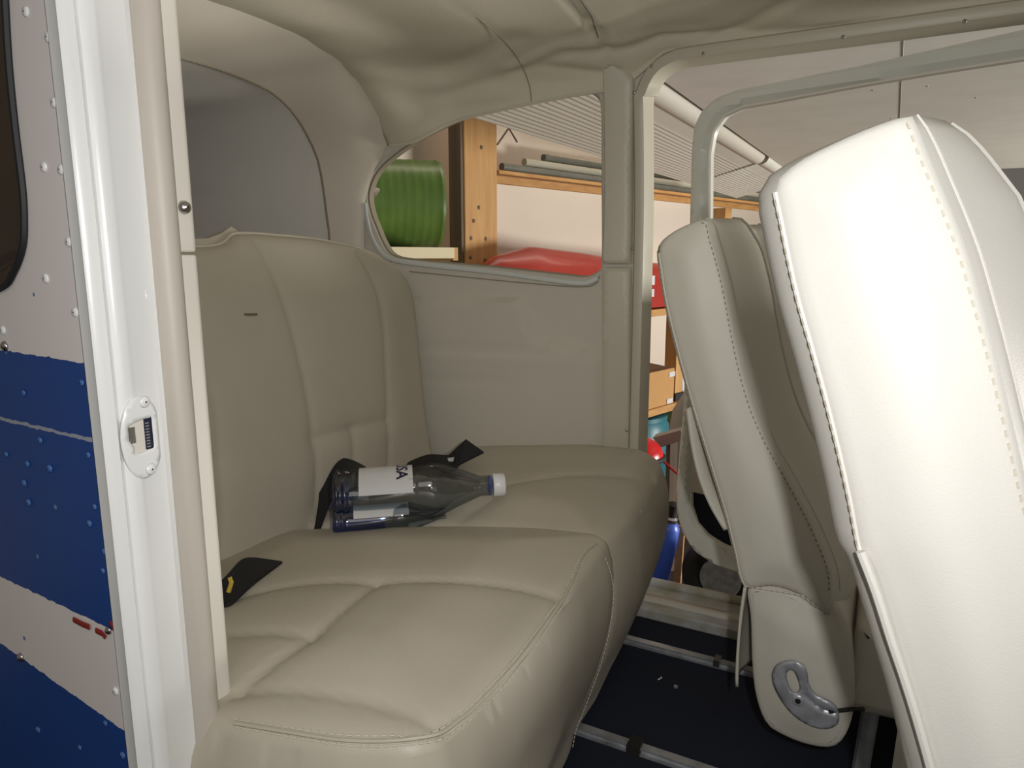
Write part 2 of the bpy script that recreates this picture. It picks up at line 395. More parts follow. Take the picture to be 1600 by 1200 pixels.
def liner_side(x, s, side):
    z0 = zl(x); ztop = zc(x)
    y0 = float(yw(x, z0)) - .006; yc = .95
    if side < 0: y0 = 1.9 - y0
    ph = s * math.pi / 2
    e = .62
    y = yc + (y0 - yc) * max(0, math.cos(ph)) ** e
    z = z0 + (ztop - z0) * math.sin(ph) ** (.9)
    k = float(sstep((-.86 - x) / .15))
    if k > 0:
        u = s * 4; ay = np.interp(u, [0, .3, .7, 1.3, 2, 3, 4], [1.346, 1.330, 1.292, 1.232, 1.175, 1.07, .95]); az = np.interp(u, [0, .3, .7, 1.3, 2, 3, 4], [1.066, 1.085, 1.124, 1.179, 1.209, 1.229, 1.233])
        if side < 0: ay = 1.9 - ay
        y = y * (1 - k) + ay * k; z = z * (1 - k) + az * k
    return y, z
def fold(x, s, L, w):
    P = np.array([[x, s * .6]]); return float(np.exp(-(dist(P, [(a, b * .6) for a, b in L])[0] / w) ** 2))
rows = []
for x in np.arange(-1.035, .62, .0125):
    r = []
    for side in (1, -1):
        ss = np.linspace(0, 1, 44)
        for s in (ss if side > 0 else ss[::-1][1:]):
            y, z = liner_side(x, s, side)
            if side > 0:
                dz = .009 * fold(x, s, foldA, .022) + .008 * fold(x, s, foldB, .026) + .008 * fold(x, s, foldC, .02)
                dz += .012 * fold(x, s, foldD, .04) + .009 * fold(x, s, foldE, .035) + .010 * fold(x, s, foldF, .022)
                dz *= .62
                dz -= .004 * fold(x, s, [(a, b + .07) for a, b in foldA], .03)
                for xs in (-.705, -.535):
                    dz += .005 * math.exp(-((x - xs) / .004) ** 2) * (1 if s > .02 else 0)
                dz += .004 * math.sin(x * 19 + s * 7) * math.sin(s * 9)
                k = min(1, s * 8) * float(sstep((x + 1.02) / .10))
                y += dz * k * max(0, math.cos(s * 1.57)); z += dz * k
            r.append((x, y, z))
    rows.append(r)
vs, fs = grid(rows)
cl = mesh('ceiling', vs, fs, M['liner'], kind='structure', fix=True, sharp=0); cl['label'] = 'creased beige vinyl headliner'
md = cl.modifiers.new('thick', 'SOLIDIFY'); md.thickness = .006; md.offset = 1
# hem of the headliner along its lower edge, tear near the pillar, seams
hem = []
for x in np.arange(-1.03, -.50, .012): y, z = liner_side(x, 0, 1); hem.append((x, y - .001, z))
mesh('headliner_hem', *tube(hem, .0035, 6), M['liner'], parent=cl)
def lin(x, s, d=.002):
    y, z = liner_side(x, s, 1); return np.array([x, y - d, z - d])
mesh('headliner_tear', *tube([lin(-.500, .88), lin(-.518, .66), lin(-.532, .50, .003)], .0008, 5), M['dark'], parent=cl)
mesh('headliner_seam', *tube([lin(-.705, s, .001) for s in np.linspace(0.02, 1, 20)], .0011, 5), M['dthread'], parent=cl)

# ------------------------------------------------------------------ arch at the rear of the cabin and the baggage bay
outer_3 = [(-1.02, .95, 1.232), (-1.02, 1.07, 1.228), (-1.02, 1.175, 1.208), (-1.02, 1.232, 1.178), (-1.02, 1.292, 1.123)] + [tuple(pw(*q) + np.array([0, -.004, 0])) for q in [(607, 225), (590, 258), (576, 296), (571, 330), (571, 400), (575, 520)]]
outer_3.append((outer_3[-1][0], outer_3[-1][1], 0.0))
inner_r = [(.95, 1.172), (1.084, 1.163), (1.15, 1.146), (1.204, 1.107), (1.249, 1.046), (1.265, .992), (1.276, .907), (1.281, .849), (1.28, .5), (1.26, 0)]
inner_3 = [(-1.18, y * 1.017, .82 + (z - .82) * 1.017) for y, z in inner_r]
def ring3(L, n=90):
    L = L[::-1] + [(x, 1.9 - y, z) for x, y, z in L[1:]]
    P = catmull(L, 6); tot = sum(np.linalg.norm(a - b) for a, b in zip(P, P[1:]))
    return resample(P, tot / n)[:n + 1]
RO = ring3(outer_3); RI3 = ring3(inner_3); RI = RI3[:, 1:]
rows = []
for k, t in enumerate(np.linspace(0, 1, 14)):
    A = RO * (1 - t) + RI3 * t
    r = []
    for i, (x, y, z) in enumerate(A):
        w_ = .004 * math.sin(i * .55 + t * 2) * math.sin(math.pi * t) + .010 * math.sin(math.pi * t)
        r.append((x + w_, y, z))
    rows.append(r)
w2 = mesh('wall_back', *grid(rows), M['band'], kind='structure', sharp=0); w2['label'] = 'beige padded arch behind the rear bench'
rows = []
for t in np.linspace(0, 1, 12):
    r = []
    for (y, z) in RI:
        yy = .95 + (y - .95) * (1.02 - .35 * t); zz = z * (1.0 - .10 * t) + .1 * t if z < 1 else z - (z - .80) * .30 * t
        r.append((-1.178 - 1.1 * t, yy, zz + .004))
    rows.append(r)
vs, fs = grid(rows); n = len(RI)
fs.append(tuple(len(vs) - n + k for k in range(n)))
bg = mesh('wall_back_2', vs, fs, M['felt'], kind='structure', sharp=35); bg['label'] = 'fabric lined baggage bay behind the rear bench'
bg.name = 'wall_baggage'
mesh('seam_arch', *tube([(-1.183, y, z) for y, z in RI], .003, 6), M['dthread'], parent=w2)
mesh('floor.001', *box((-1.7, .95, .03), (1.2, .9, .04)), M['carpet'], kind='structure', smooth=False)['label'] = 'baggage bay floor'

# ------------------------------------------------------------------ starboard door jamb (near, left of the picture)
YS = .338
def jamb(name, profile, m, z0=-.1, z1=1.32, label=None, parent=None, kind='structure', bulge=0):
    rows = []
    for z in np.linspace(z0, z1, 40): rows.append([(x + bulge * ((z - .8) / .6) ** 2, y, z) for x, y in profile])
    v, f = grid(rows, close_v=True); n = len(profile); f.append(tuple(range(n))); f.append(tuple(len(v) - n + k for k in range(n)))
    o = mesh(name, v, f, m, parent=parent, kind=kind, sharp=50)
    if label: o['label'] = label
    return o
# profile in plan (x,y): folded ridges, then the flat jamb face
pf = [(-.565, YS), (-.560, YS - .001), (-.5575, YS + .002), (-.557, YS + .006), (-.556, YS + .010), (-.560, YS + .013), (-.561, YS + .016), (-.558, YS + .019), (-.5575, YS + .022), (-.5575, YS + .026), (-.558, YS + .029), (-.560, YS + .033), (-.560, YS + .072), (-.575, YS + .072), (-.575, YS)]
wr = jamb('wall_right', pf, M['white'], label='glossy white near door jamb with folded edge')
rc = [(-.562 + .012 * math.cos(a), YS + .067 + .0125 * math.sin(a)) for a in np.linspace(0, 2 * math.pi, 15)[:-1]]
def seal(z0, z1, rr):
    rows = []
    for z in np.linspace(z0, z1, 20):
        rows.append([(-.560 + rr * 1.0 * math.cos(a), YS + .071 + rr * .95 * math.sin(a), z) for a in np.linspace(0, 2 * math.pi, 17)[:-1]])
    v, f = grid(rows, close_v=True); f.append(tuple(range(16))); f.append(tuple(len(v) - 16 + k for k in range(16))); return v, f
zb = pt(330, 1168, x=-.55)[2]
se = mesh('trim_6', *join(seal(zb, 1.32, .0135), seal(-.1, zb + .004, .0105)), M['tube'], kind='structure'); se['label'] = 'beige round door seal on the near jamb'
zj = pt(305, 396, x=-.56)[2]
for (a, b) in ((zj + .0012, 1.32), (-.1, zj - .0012)):
    pf2 = [(-.600, YS + .076), (-.566, YS + .078), (-.562, YS + .082), (-.562, YS + .103), (-.565, YS + .107), (-.60, YS + .107)]
    q = jamb('trim_7', pf2, M['trimw'], a, b); q['label'] = 'cream inner trim strip of the near jamb'
    bevel(q, .002)
for (px, py) in ((288, 324), (357, 1148)):
    p = pt(px, py, x=-.5605); me = rivet_mesh('screw_big', .0062, .005)
    o = place(me, 'screw', p, (1, 0, 0), M['steel'], se)
# striker plate
pc = pt(219, 683, x=-.559); cy, cz = pc[1], pc[2]
out = []
P_out = [(cy + .019 * math.cos(a) * 1.0, cz + .0365 * math.sin(a)) for a in np.linspace(0, 2 * math.pi, 49)[:-1]]
P_out = [(min(y, cy + .0155), z) for y, z in P_out]
hole = [(cy - .008, cz - .014), (cy + .010, cz - .012), (cy + .010, cz + .017), (cy - .006, cz + .014), (cy - .012, cz + .012), (cy - .012, cz - .002), (cy - .008, cz - .004)]
V, Fa, O = cdt(P_out, [hole], .004)
vs = np.stack([np.full(len(V), -.5568), V[:, 0], V[:, 1]], 1)
sp_ = mesh('striker_plate', vs, orient(vs, Fa.tolist(), (1, 0, 0)), M['white'], fix=False)
tag(sp_, 'white round latch striker plate with square hole on near jamb', 'latch plate')
md = sp_.modifiers.new('t', 'SOLIDIFY'); md.thickness = .0018; md.offset = 0
for q in ((226, 628), (236, 733)):
    p = pt(*q, x=-.5556); place(rivet_mesh('plate_screw', .0052, .002), 'screw', p, (1, 0, 0), M['white'], sp_)
# recessed pocket in the striker
pk = []
mesh('pocket', *box((-.5568, cy + .0065, cz + .002), (.0016, .0075, .027)), M['ink'], parent=sp_, smooth=False)
mesh('pocket_back', *box((-.5572, cy - .001, cz + .001), (.001, .019, .028)), M['trimw'], parent=sp_, smooth=False)
mesh('latch_tongue', *box((-.5562, cy - .009, cz + .004), (.002, .005, .014)), M['steel'], parent=sp_, smooth=False)
sp_rib = []
for k in range(9): sp_rib.append(box((-.5557, cy + .005, cz - .009 + k * .0026), (.0012, .0030, .0010)))
mesh('latch_teeth', *join(*sp_rib), M['grey'], parent=sp_, smooth=False)

# outer skin with painted stripes
def line_of(a, b):
    A = pt(*a, y=YS); B = pt(*b, y=YS); m_ = (B[2] - A[2]) / (B[0] - A[0]); return m_, A[2] - m_ * A[0]
def skin_mat():
    m = bpy.data.materials.new('striped_skin_paint'); m.use_nodes = True; nt = m.node_tree; b = nt.nodes['Principled BSDF']; b.inputs['Roughness'].default_value = .4
    N = nt.nodes.new; K = nt.links.new
    tc = N('ShaderNodeTexCoord'); sx = N('ShaderNodeSeparateXYZ'); K(tc.outputs['Object'], sx.inputs[0])
    nz = N('ShaderNodeTexNoise'); nz.inputs['Scale'].default_value = 120; nz.inputs['Detail'].default_value = 4; K(tc.outputs['Object'], nz.inputs['Vector'])
    nn = N('ShaderNodeMath'); nn.operation = 'MULTIPLY_ADD'; K(nz.outputs['Fac'], nn.inputs[0]); nn.inputs[1].default_value = .005; nn.inputs[2].default_value = -.0025
    def L(m_, c):
        a = N('ShaderNodeMath'); a.operation = 'MULTIPLY_ADD'; K(sx.outputs[0], a.inputs[0]); a.inputs[1].default_value = -m_; K(sx.outputs[2], a.inputs[2])
        d_ = N('ShaderNodeMath'); d_.operation = 'SUBTRACT'; K(a.outputs[0], d_.inputs[0]); d_.inputs[1].default_value = c
        e = N('ShaderNodeMath'); e.operation = 'ADD'; K(d_.outputs[0], e.inputs[0]); K(nn.outputs[0], e.inputs[1]); return e.outputs[0]
    def gt(s, v):
        a = N('ShaderNodeMath'); a.operation = 'GREATER_THAN'; K(s, a.inputs[0]); a.inputs[1].default_value = v; return a.outputs[0]
    def mix(f, c1, c2):
        x = N('ShaderNodeMix'); x.data_type = 'RGBA'; K(f, x.inputs[0])
        for i, c in ((6, c1), (7, c2)):
            if isinstance(c, tuple): x.inputs[i].default_value = (*c, 1)
            else: K(c, x.inputs[i])
        return x.outputs[2]
    grey = (.78, .73, .71); blue = (.012, .060, .26)
    L1 = L(*line_of((0, 548), (148, 572))); L2 = L(*line_of((0, 656), (158, 694))); L3 = L(*line_of((0, 905), (186, 994))); L4 = L(*line_of((0, 1010), (196, 1150)))
    c = mix(gt(L4, 0), blue, grey); c = mix(gt(L3, 0), c, blue); c = mix(gt(L1, 0), c, grey)
    ab = N('ShaderNodeMath'); ab.operation = 'ABSOLUTE'; K(L2, ab.inputs[0])
    c = mix(gt(ab.outputs[0], .0016), (.35, .38, .45), c)
    # paint chips: worn spots show pale and red primer
    v = N('ShaderNodeTexVoronoi'); v.inputs['Scale'].default_value = 22; K(tc.outputs['Object'], v.inputs['Vector'])
    lt = N('ShaderNodeMath'); lt.operation = 'LESS_THAN'; K(v.outputs['Distance'], lt.inputs[0]); lt.inputs[1].default_value = .06
    c = mix(lt.outputs[0], c, (.16, .24, .42))
    K(c, b.inputs['Base Color']); return m
M['skin'] = skin_mat()
swin = [pt(*q, y=YS) for q in catmull([(-90, -120), (0, -120), (6, 0), (12, 100), (22, 200), (33, 290), (36, 340), (34, 385), (20, 425), (0, 450), (-60, 462), (-200, 470), (-400, 400), (-400, -100)], 5, True)]
V, Fa, _ = cdt([(-1.6, -.1), (-.572, -.1), (-.572, 1.32), (-1.6, 1.32)], [[(p[0], p[2]) for p in swin]], .03)
edge = np.clip((V[:, 0] + .60) / .03, 0, 1)
vs = np.stack([V[:, 0], np.full(len(V), YS + .003), V[:, 1]], 1)
sk = mesh('wall_right_skin', vs, orient(vs, Fa.tolist(), (0, -1, 0)), M['skin'], kind='structure', fix=False); sk.name = 'wall_front'
sk['label'] = 'outer aircraft skin beside the near door, grey above and blue striped below'
sv = mesh('window_2', *tube([p + np.array([0, .001, 0]) for p in swin], .003, 6, True, up=(0, 1, 0)), M['dark'], kind='structure'); sv['label'] = 'dark near rear side window at the picture edge'
V, Fa, _ = cdt([(p[0], p[2]) for p in swin], (), .1); vs = np.stack([V[:, 0], np.full(len(V), YS + .008), V[:, 1]], 1)
M['tint'] = glass('brown_reflection_perspex', (.35, .27, .2), .10)  # the pane's darkness and brown reflection are put into its tint
mesh('pane', vs, Fa.tolist(), M['tint'], parent=sv, fix=False)
# inner lining of the near side wall (behind skin): closes the cabin
V, Fa, _ = cdt([(-1.15, 0), (-.60, 0), (-.60, 1.25), (-1.15, 1.25)], [[(p[0], p[2]) for p in swin if p[0] > -1.1] + [(-1.1, .8), (-1.1, 1.1)]] if False else [], .06)
vs = np.stack([V[:, 0], .445 + np.maximum(0, -.6 - V[:, 0]) * .2, V[:, 1]], 1)
mesh('wall_right.001', vs, Fa.tolist(), M['panel'], kind='structure', fix=False)['label'] = 'inner lining of the near cabin side'
rv = [(40, 18), (75, 58), (84, 160), (68, 261), (95, 265), (107, 378), (71, 435), (117, 488), (4, 516)]
for q in rv: place(RIV, 'rivet', pt(*q, y=YS + .0025), (0, -1, 0), M['white'], sk)
M['rivblue'] = mat('blue_rivet_paint', (.06, .14, .36), .35)
for q in [(128, 598), (37, 614), (63, 688), (138, 711), (10, 710), (43, 725), (78, 732), (38, 755), (45, 785), (148, 792), (140, 818), (163, 862), (161, 892), (125, 1168), (165, 1130), (192, 1180), (60, 1140)]:
    place(RIVB, 'rivet', pt(*q, y=YS + .0025), (0, -1, 0), M['rivblue'], sk, random.uniform(.7, 1))
for q, s in (((8, 541), 1), ((33, 1027), 1), ((170, 985), .8)): place(SCREW, 'screw', pt(*q, y=YS + .0025), (0, -1, 0), M['steel'], sk, s)
place(RIV, 'rivet', pt(180, 1080, y=YS + .0025), (0, -1, 0), M['white'], sk)
for L in ([(155, 725), (157, 742), (160, 756)], [(115, 968), (128, 975), (140, 980)], [(150, 985), (160, 990), (165, 996)], [(172, 972), (180, 985), (185, 1000)]):
    P = [pt(*q, y=YS + .001) for q in L]; mesh('paint_chip', *sweep(P, circ(.003, 6, .0008), up=(0, 1, 0)), M['redrust'], parent=sk)

# ================================================================== SEATS
def pillow_top(outline, H, sp, name, m, parent, zb, side, seams=(), groove=.006, gw=.005, round_=(.0, .003, .008, .015, .025)):
    """cushion: top height field over a plan outline plus its side walls. side(t)->(out, drop fraction)"""
    V, Fa, O = cdt(outline, (), sp, insets=[r for r in round_ if r > 0])
    Z = H(V)
    for L, dp, w in seams:
        dd = dist(V, L); Z = Z - dp * np.exp(-(dd / w) ** 2) - dp * .7 * np.exp(-(dd / (w * 5)) ** 2)
    top = np.stack([V[:, 0], V[:, 1], Z], 1)
    N = normals2(O); ZO = H(O)
    rows = []
    for t in np.linspace(0, 1, 16):
        rows.append([(p[0] + n[0] * side(p, t)[0] - side(p, t)[1], p[1] + n[1] * side(p, t)[0], z + (zb - z) * t) for p, n, z in zip(O, N, ZO)])
    sv_, sf = grid(rows, close_v=True)
    v, f = join((list(top), orient(top, Fa.tolist(), (0, 0, 1))), (sv_, sf))
    me = bpy.data.meshes.new(name); me.from_pydata([tuple(map(float, q)) for q in v], [], [tuple(map(int, q)) for q in f])
    bm = bmesh.new(); bm.from_mesh(me); bmesh.ops.remove_doubles(bm, verts=bm.verts, dist=.0004); bmesh.ops.recalc_face_normals(bm, faces=bm.faces); bm.to_mesh(me); bm.free()
    return link(name, me, m, parent, sharp=0)

bench = thing('rear_bench_seat', 'long beige vinyl rear bench seat across the back of the cabin', 'seat', (-.62, .95, 0))
def bk(o): return keep(o, bench)
near_out = [(-.327, .478), (-.319, .521), (-.317, .60), (-.324, .716), (-.336, .85), (-.341, .93), (-.347, .968), (-.37, .985), (-.42, .975), (-.60, .93), (-.80, .875), (-.885, .85), (-.90, .80), (-.90, .43), (-.80, .40), (-.50, .402), (-.404, .428), (-.345, .455)]
near_out = [tuple(p) for p in resample(near_out, .012, True)]
def Hn(P):
    d = dist(P, near_out, True)
    h = .382 + .016 * np.sqrt(1 - (1 - np.clip(d / .03, 0, 1)) ** 2) + .020 * sstep(d / .14)
    h -= .045 * np.clip((-.45 - P[:, 0]) / .45, 0, 1) ** 1.3
    h -= .010 * np.clip((.6 - P[:, 1]) / .2, 0, 1)
    return h
def onH(px, py, H):
    z = .39
    for _ in range(15):
        p = pt(px, py, z=z); z = .5 * z + .5 * float(H(np.array([[p[0], p[1]]]))[0])
    return pt(px, py, z=z)
sa = [(345, 940), (400, 922), (460, 910), (520, 905), (590, 905), (680, 903), (760, 908), (830, 920), (880, 936)]
sb = [(590, 905), (540, 945), (490, 987), (430, 1030), (370, 1075)]
sc_ = [(345, 988), (420, 984), (490, 987)]
sd = [(365, 1075), (450, 1073), (530, 1082), (610, 1100), (660, 1120), (697, 1143)]
S2 = lambda L, H: [tuple(onH(*q, H)[:2]) for q in catmull(L, 4)]
near_seams = [(S2(L, Hn), .0045, .0045) for L in (sa, sb, sc_, sd)]
def side_n(p, t):
    b = .024 * math.sin(math.pi * min(1, t * 1.15) ** .75)
    return b, .055 * t * float(sstep((p[0] + .75) / .3))
bk(pillow_top(near_out, Hn, .0085, 'seat_cushion', M['vinyl'], None, .02, side_n, near_seams))
far_out = [(-.42, .955), (-.375, .958), (-.353, .975), (-.350, 1.03), (-.350, 1.10), (-.362, 1.22), (-.378, 1.34), (-.392, 1.42), (-.412, 1.462), (-.45, 1.475), (-.60, 1.46), (-.80, 1.41), (-.90, 1.37), (-.905, 1.30), (-.905, .90), (-.88, .868), (-.80, .885), (-.60, .938), (-.46, .955)]
far_out = [tuple(p) for p in resample(far_out, .012, True)]
def Hf(P):
    d = dist(P, far_out, True)
    h = .372 + .016 * np.sqrt(1 - (1 - np.clip(d / .03, 0, 1)) ** 2) + .020 * sstep(d / .12)
    h += .014 * np.clip((P[:, 1] - 1.15) / .2, 0, 1) * sstep(d / .05)
    h -= .030 * np.clip((-.55 - P[:, 0]) / .35, 0, 1)
    return h
sg = [(775, 760), (813, 751), (872, 742), (915, 740), (972, 742), (1023, 751)]
sh = [(775, 762), (770, 776), (731, 802), (720, 813)]
si = [(972, 843), (1000, 793), (1023, 751)]
far_seams = [(S2(sg, Hf), .004, .0045), (S2(sh, Hf), .003, .0045), (S2(si, Hf), .0015, .003)]
def side_f(p, t):
    b = .036 * math.sin(math.pi * min(1, t * 1.05) ** .8)
    if p[0] < -.42: b *= .2
    return b, .062 * t * float(sstep((p[0] + .75) / .3))
bk(pillow_top(far_out, Hf, .010, 'seat_cushion', M['vinyl'], None, .02, side_f, far_seams))
# stitching on the near cushion edge and the front seam
def Psurf(x, y, H, up=.0008): return np.array([x, y, float(H(np.array([[x, y]]))[0]) + up])
edge_pts = [(-.52, .405), (-.46, .412), (-.404, .432), (-.36, .452), (-.331, .482), (-.323, .521), (-.321, .60), (-.328, .716), (-.342, .85), (-.354, .925)]
ep = [onH(*q, Hn)[:2] for q in catmull([(366, 1131), (450, 1145), (530, 1157), (600, 1159), (655, 1154), (690, 1146), (715, 1128), (740, 1108), (800, 1045), (832, 1004), (860, 965), (880, 936), (898, 900), (912, 868), (932, 850)], 5)]
bk(mesh('edge_piping', *tube([Psurf(x, y, Hn, .001) for x, y in ep], .0022, 6), M['vinyl']))
bk(mesh('stitching', *stitches([Psurf(x - .003, y + (.003 if y < .46 else 0), Hn, .0006) for x, y in ep], .0010), M['thread']))
bk(mesh('stitching', *stitches([Psurf(x + .003, y - .002, Hn, .0006) for x, y in ep], .0010), M['thread']))
fs_ = [pt(*q, y=y) for q, y in (((932, 851), .93), ((940, 875), .937), ((945, 905), .944), ((946, 960), .949), ((944, 1020), .951), ((938, 1085), .953))]
def front_x(z, y=.95):   # measured front face of the near cushion side wall
    t = (.385 - z) / .365; q = side_n((-.352, y), t); return -.341 + q[0] - q[1] + .001
fs2 = [(front_x(z) + .0015, .925 + .02 * min(1, (.385 - z) / .06), z) for z in np.linspace(.382, .03, 24)]
bk(mesh('stitching', *stitches(fs2, .0009), M['thread']))
# backrest
BO = np.array([-.895, .95, .36]); BA = rad(14.5)
BU = np.array([-math.sin(BA), 0, math.cos(BA)]); BN = np.array([math.cos(BA), 0, math.sin(BA)])
def bp(px, py, lift=0.0):
    p = ptpl(px, py, BO + BN * lift, BN); return (p[1], (p - BO) @ BU)
br = [bp(*q) for q in [(385, 364), (430, 367), (500, 374), (560, 387), (600, 405), (628, 430), (643, 465), (650, 520), (655, 570), (662, 640), (674, 715)]]
ymin = .44
left = [(br[0][0] - .03, br[0][1] - .004), (br[0][0] - .05, br[0][1] - .018), (br[0][0] - .10, br[0][1] - .026), (.60, br[0][1] - .03), (.52, br[0][1] - .05), (.46, br[0][1] - .10), (ymin, br[0][1] - .18), (ymin, -.05)]
bo = [(br[-1][0] + .004, -.05)] + br[::-1] + left
bo = [tuple(p) for p in resample(catmull(bo, 4), .012)]
def backsheet(outline, name, m, base, thick, crown, sp, seams=(), parentf=None, marks=()):
    V, Fa, O = cdt(outline, (), sp, insets=(.002, .006, .012, .02))
    d = dist(V, O, True)
    h = base + thick * np.sqrt(1 - (1 - np.clip(d / .028, 0, 1)) ** 2) + crown * sstep(d / .16)
    for L, dp, w in seams:
        dd = dist(V, L); h = h - dp * np.exp(-(dd / w) ** 2) - dp * .7 * np.exp(-(dd / (w * 5)) ** 2)
    top = np.array([BO + np.array([0, v[0] - BO[1], 0]) + BU * v[1] + BN * k for v, k in zip(V, h)])
    rows = []
    for t in np.linspace(0, 1, 6):
        rows.append([BO + np.array([0, p[0] - BO[1], 0]) + BU * p[1] + BN * (base - (base + .09) * t) for p in O])
    sv_, sf = grid(rows, close_v=True)
    v, f = join((list(top), orient(top, Fa.tolist(), BN)), (sv_, sf))
    me = bpy.data.meshes.new(name); me.from_pydata([tuple(map(float, q)) for q in v], [], [tuple(map(int, q)) for q in f])
    bm = bmesh.new(); bm.from_mesh(me); bmesh.ops.remove_doubles(bm, verts=bm.verts, dist=.0004); bmesh.ops.recalc_face_normals(bm, faces=bm.faces); bm.to_mesh(me); bm.free()
    return link(name, me, m, None, sharp=0)
L_ = .03
bs = [[(408, 372), (430, 420), (455, 500), (475, 580), (488, 650), (494, 690), (498, 730), (500, 790)], [(566, 390), (590, 440), (602, 510), (606, 600), (610, 670), (613, 740)],
      [(490, 685), (550, 668), (607, 655)], [(553, 668), (556, 700), (557, 740)], [(330, 600), (340, 650), (346, 735), (354, 880)], [(310, 721), (346, 720)]]
seams = [([bp(*q, L_) for q in catmull(L, 4)], .0045 if i < 4 else .003, .0045) for i, L in enumerate(bs)]
bk(backsheet(bo, 'backrest', M['vinyl'], -.01, .028, .012, .0085, seams))
# piping along the top of the backrest
tp = [BO + np.array([0, q[0] - BO[1], 0]) + BU * (q[1] + .001) + BN * (-.006) for q in bo if q[1] > .3]
bk(mesh('backrest_piping', *tube(tp, .0032, 6), M['pipe']))
# back shell showing over the notch
shell = [(q[0], q[1] + (.016 if q[1] > .42 and q[0] < .9 else 0)) for q in bo]
V, Fa, O = cdt(shell, (), .03); rows = []
for k in (-.012, -.05, -.1):
    rows.append([BO + np.array([0, p[0] - BO[1], 0]) + BU * p[1] + BN * k for p in O])
sv_, sf = grid(rows, close_v=True)
bk(mesh('back_shell', *join(([BO + np.array([0, v[0] - BO[1], 0]) + BU * v[1] + BN * -.012 for v in V], Fa.tolist()), (sv_, sf)), M['vinyl']))
# dark scuff on the backrest
sc0 = [BO + np.array([0, q[0] - BO[1], 0]) + BU * q[1] + BN * .0302 for q in [bp(382, 491, L_), bp(392, 491.5, L_), bp(402, 491, L_)]]
M['scuff'] = mat('scuff_mark', (.16, .14, .10), .7)
bk(mesh('scuff', *sweep(sc0, circ(.0022, 6, .0006), up=BN), M['scuff']))

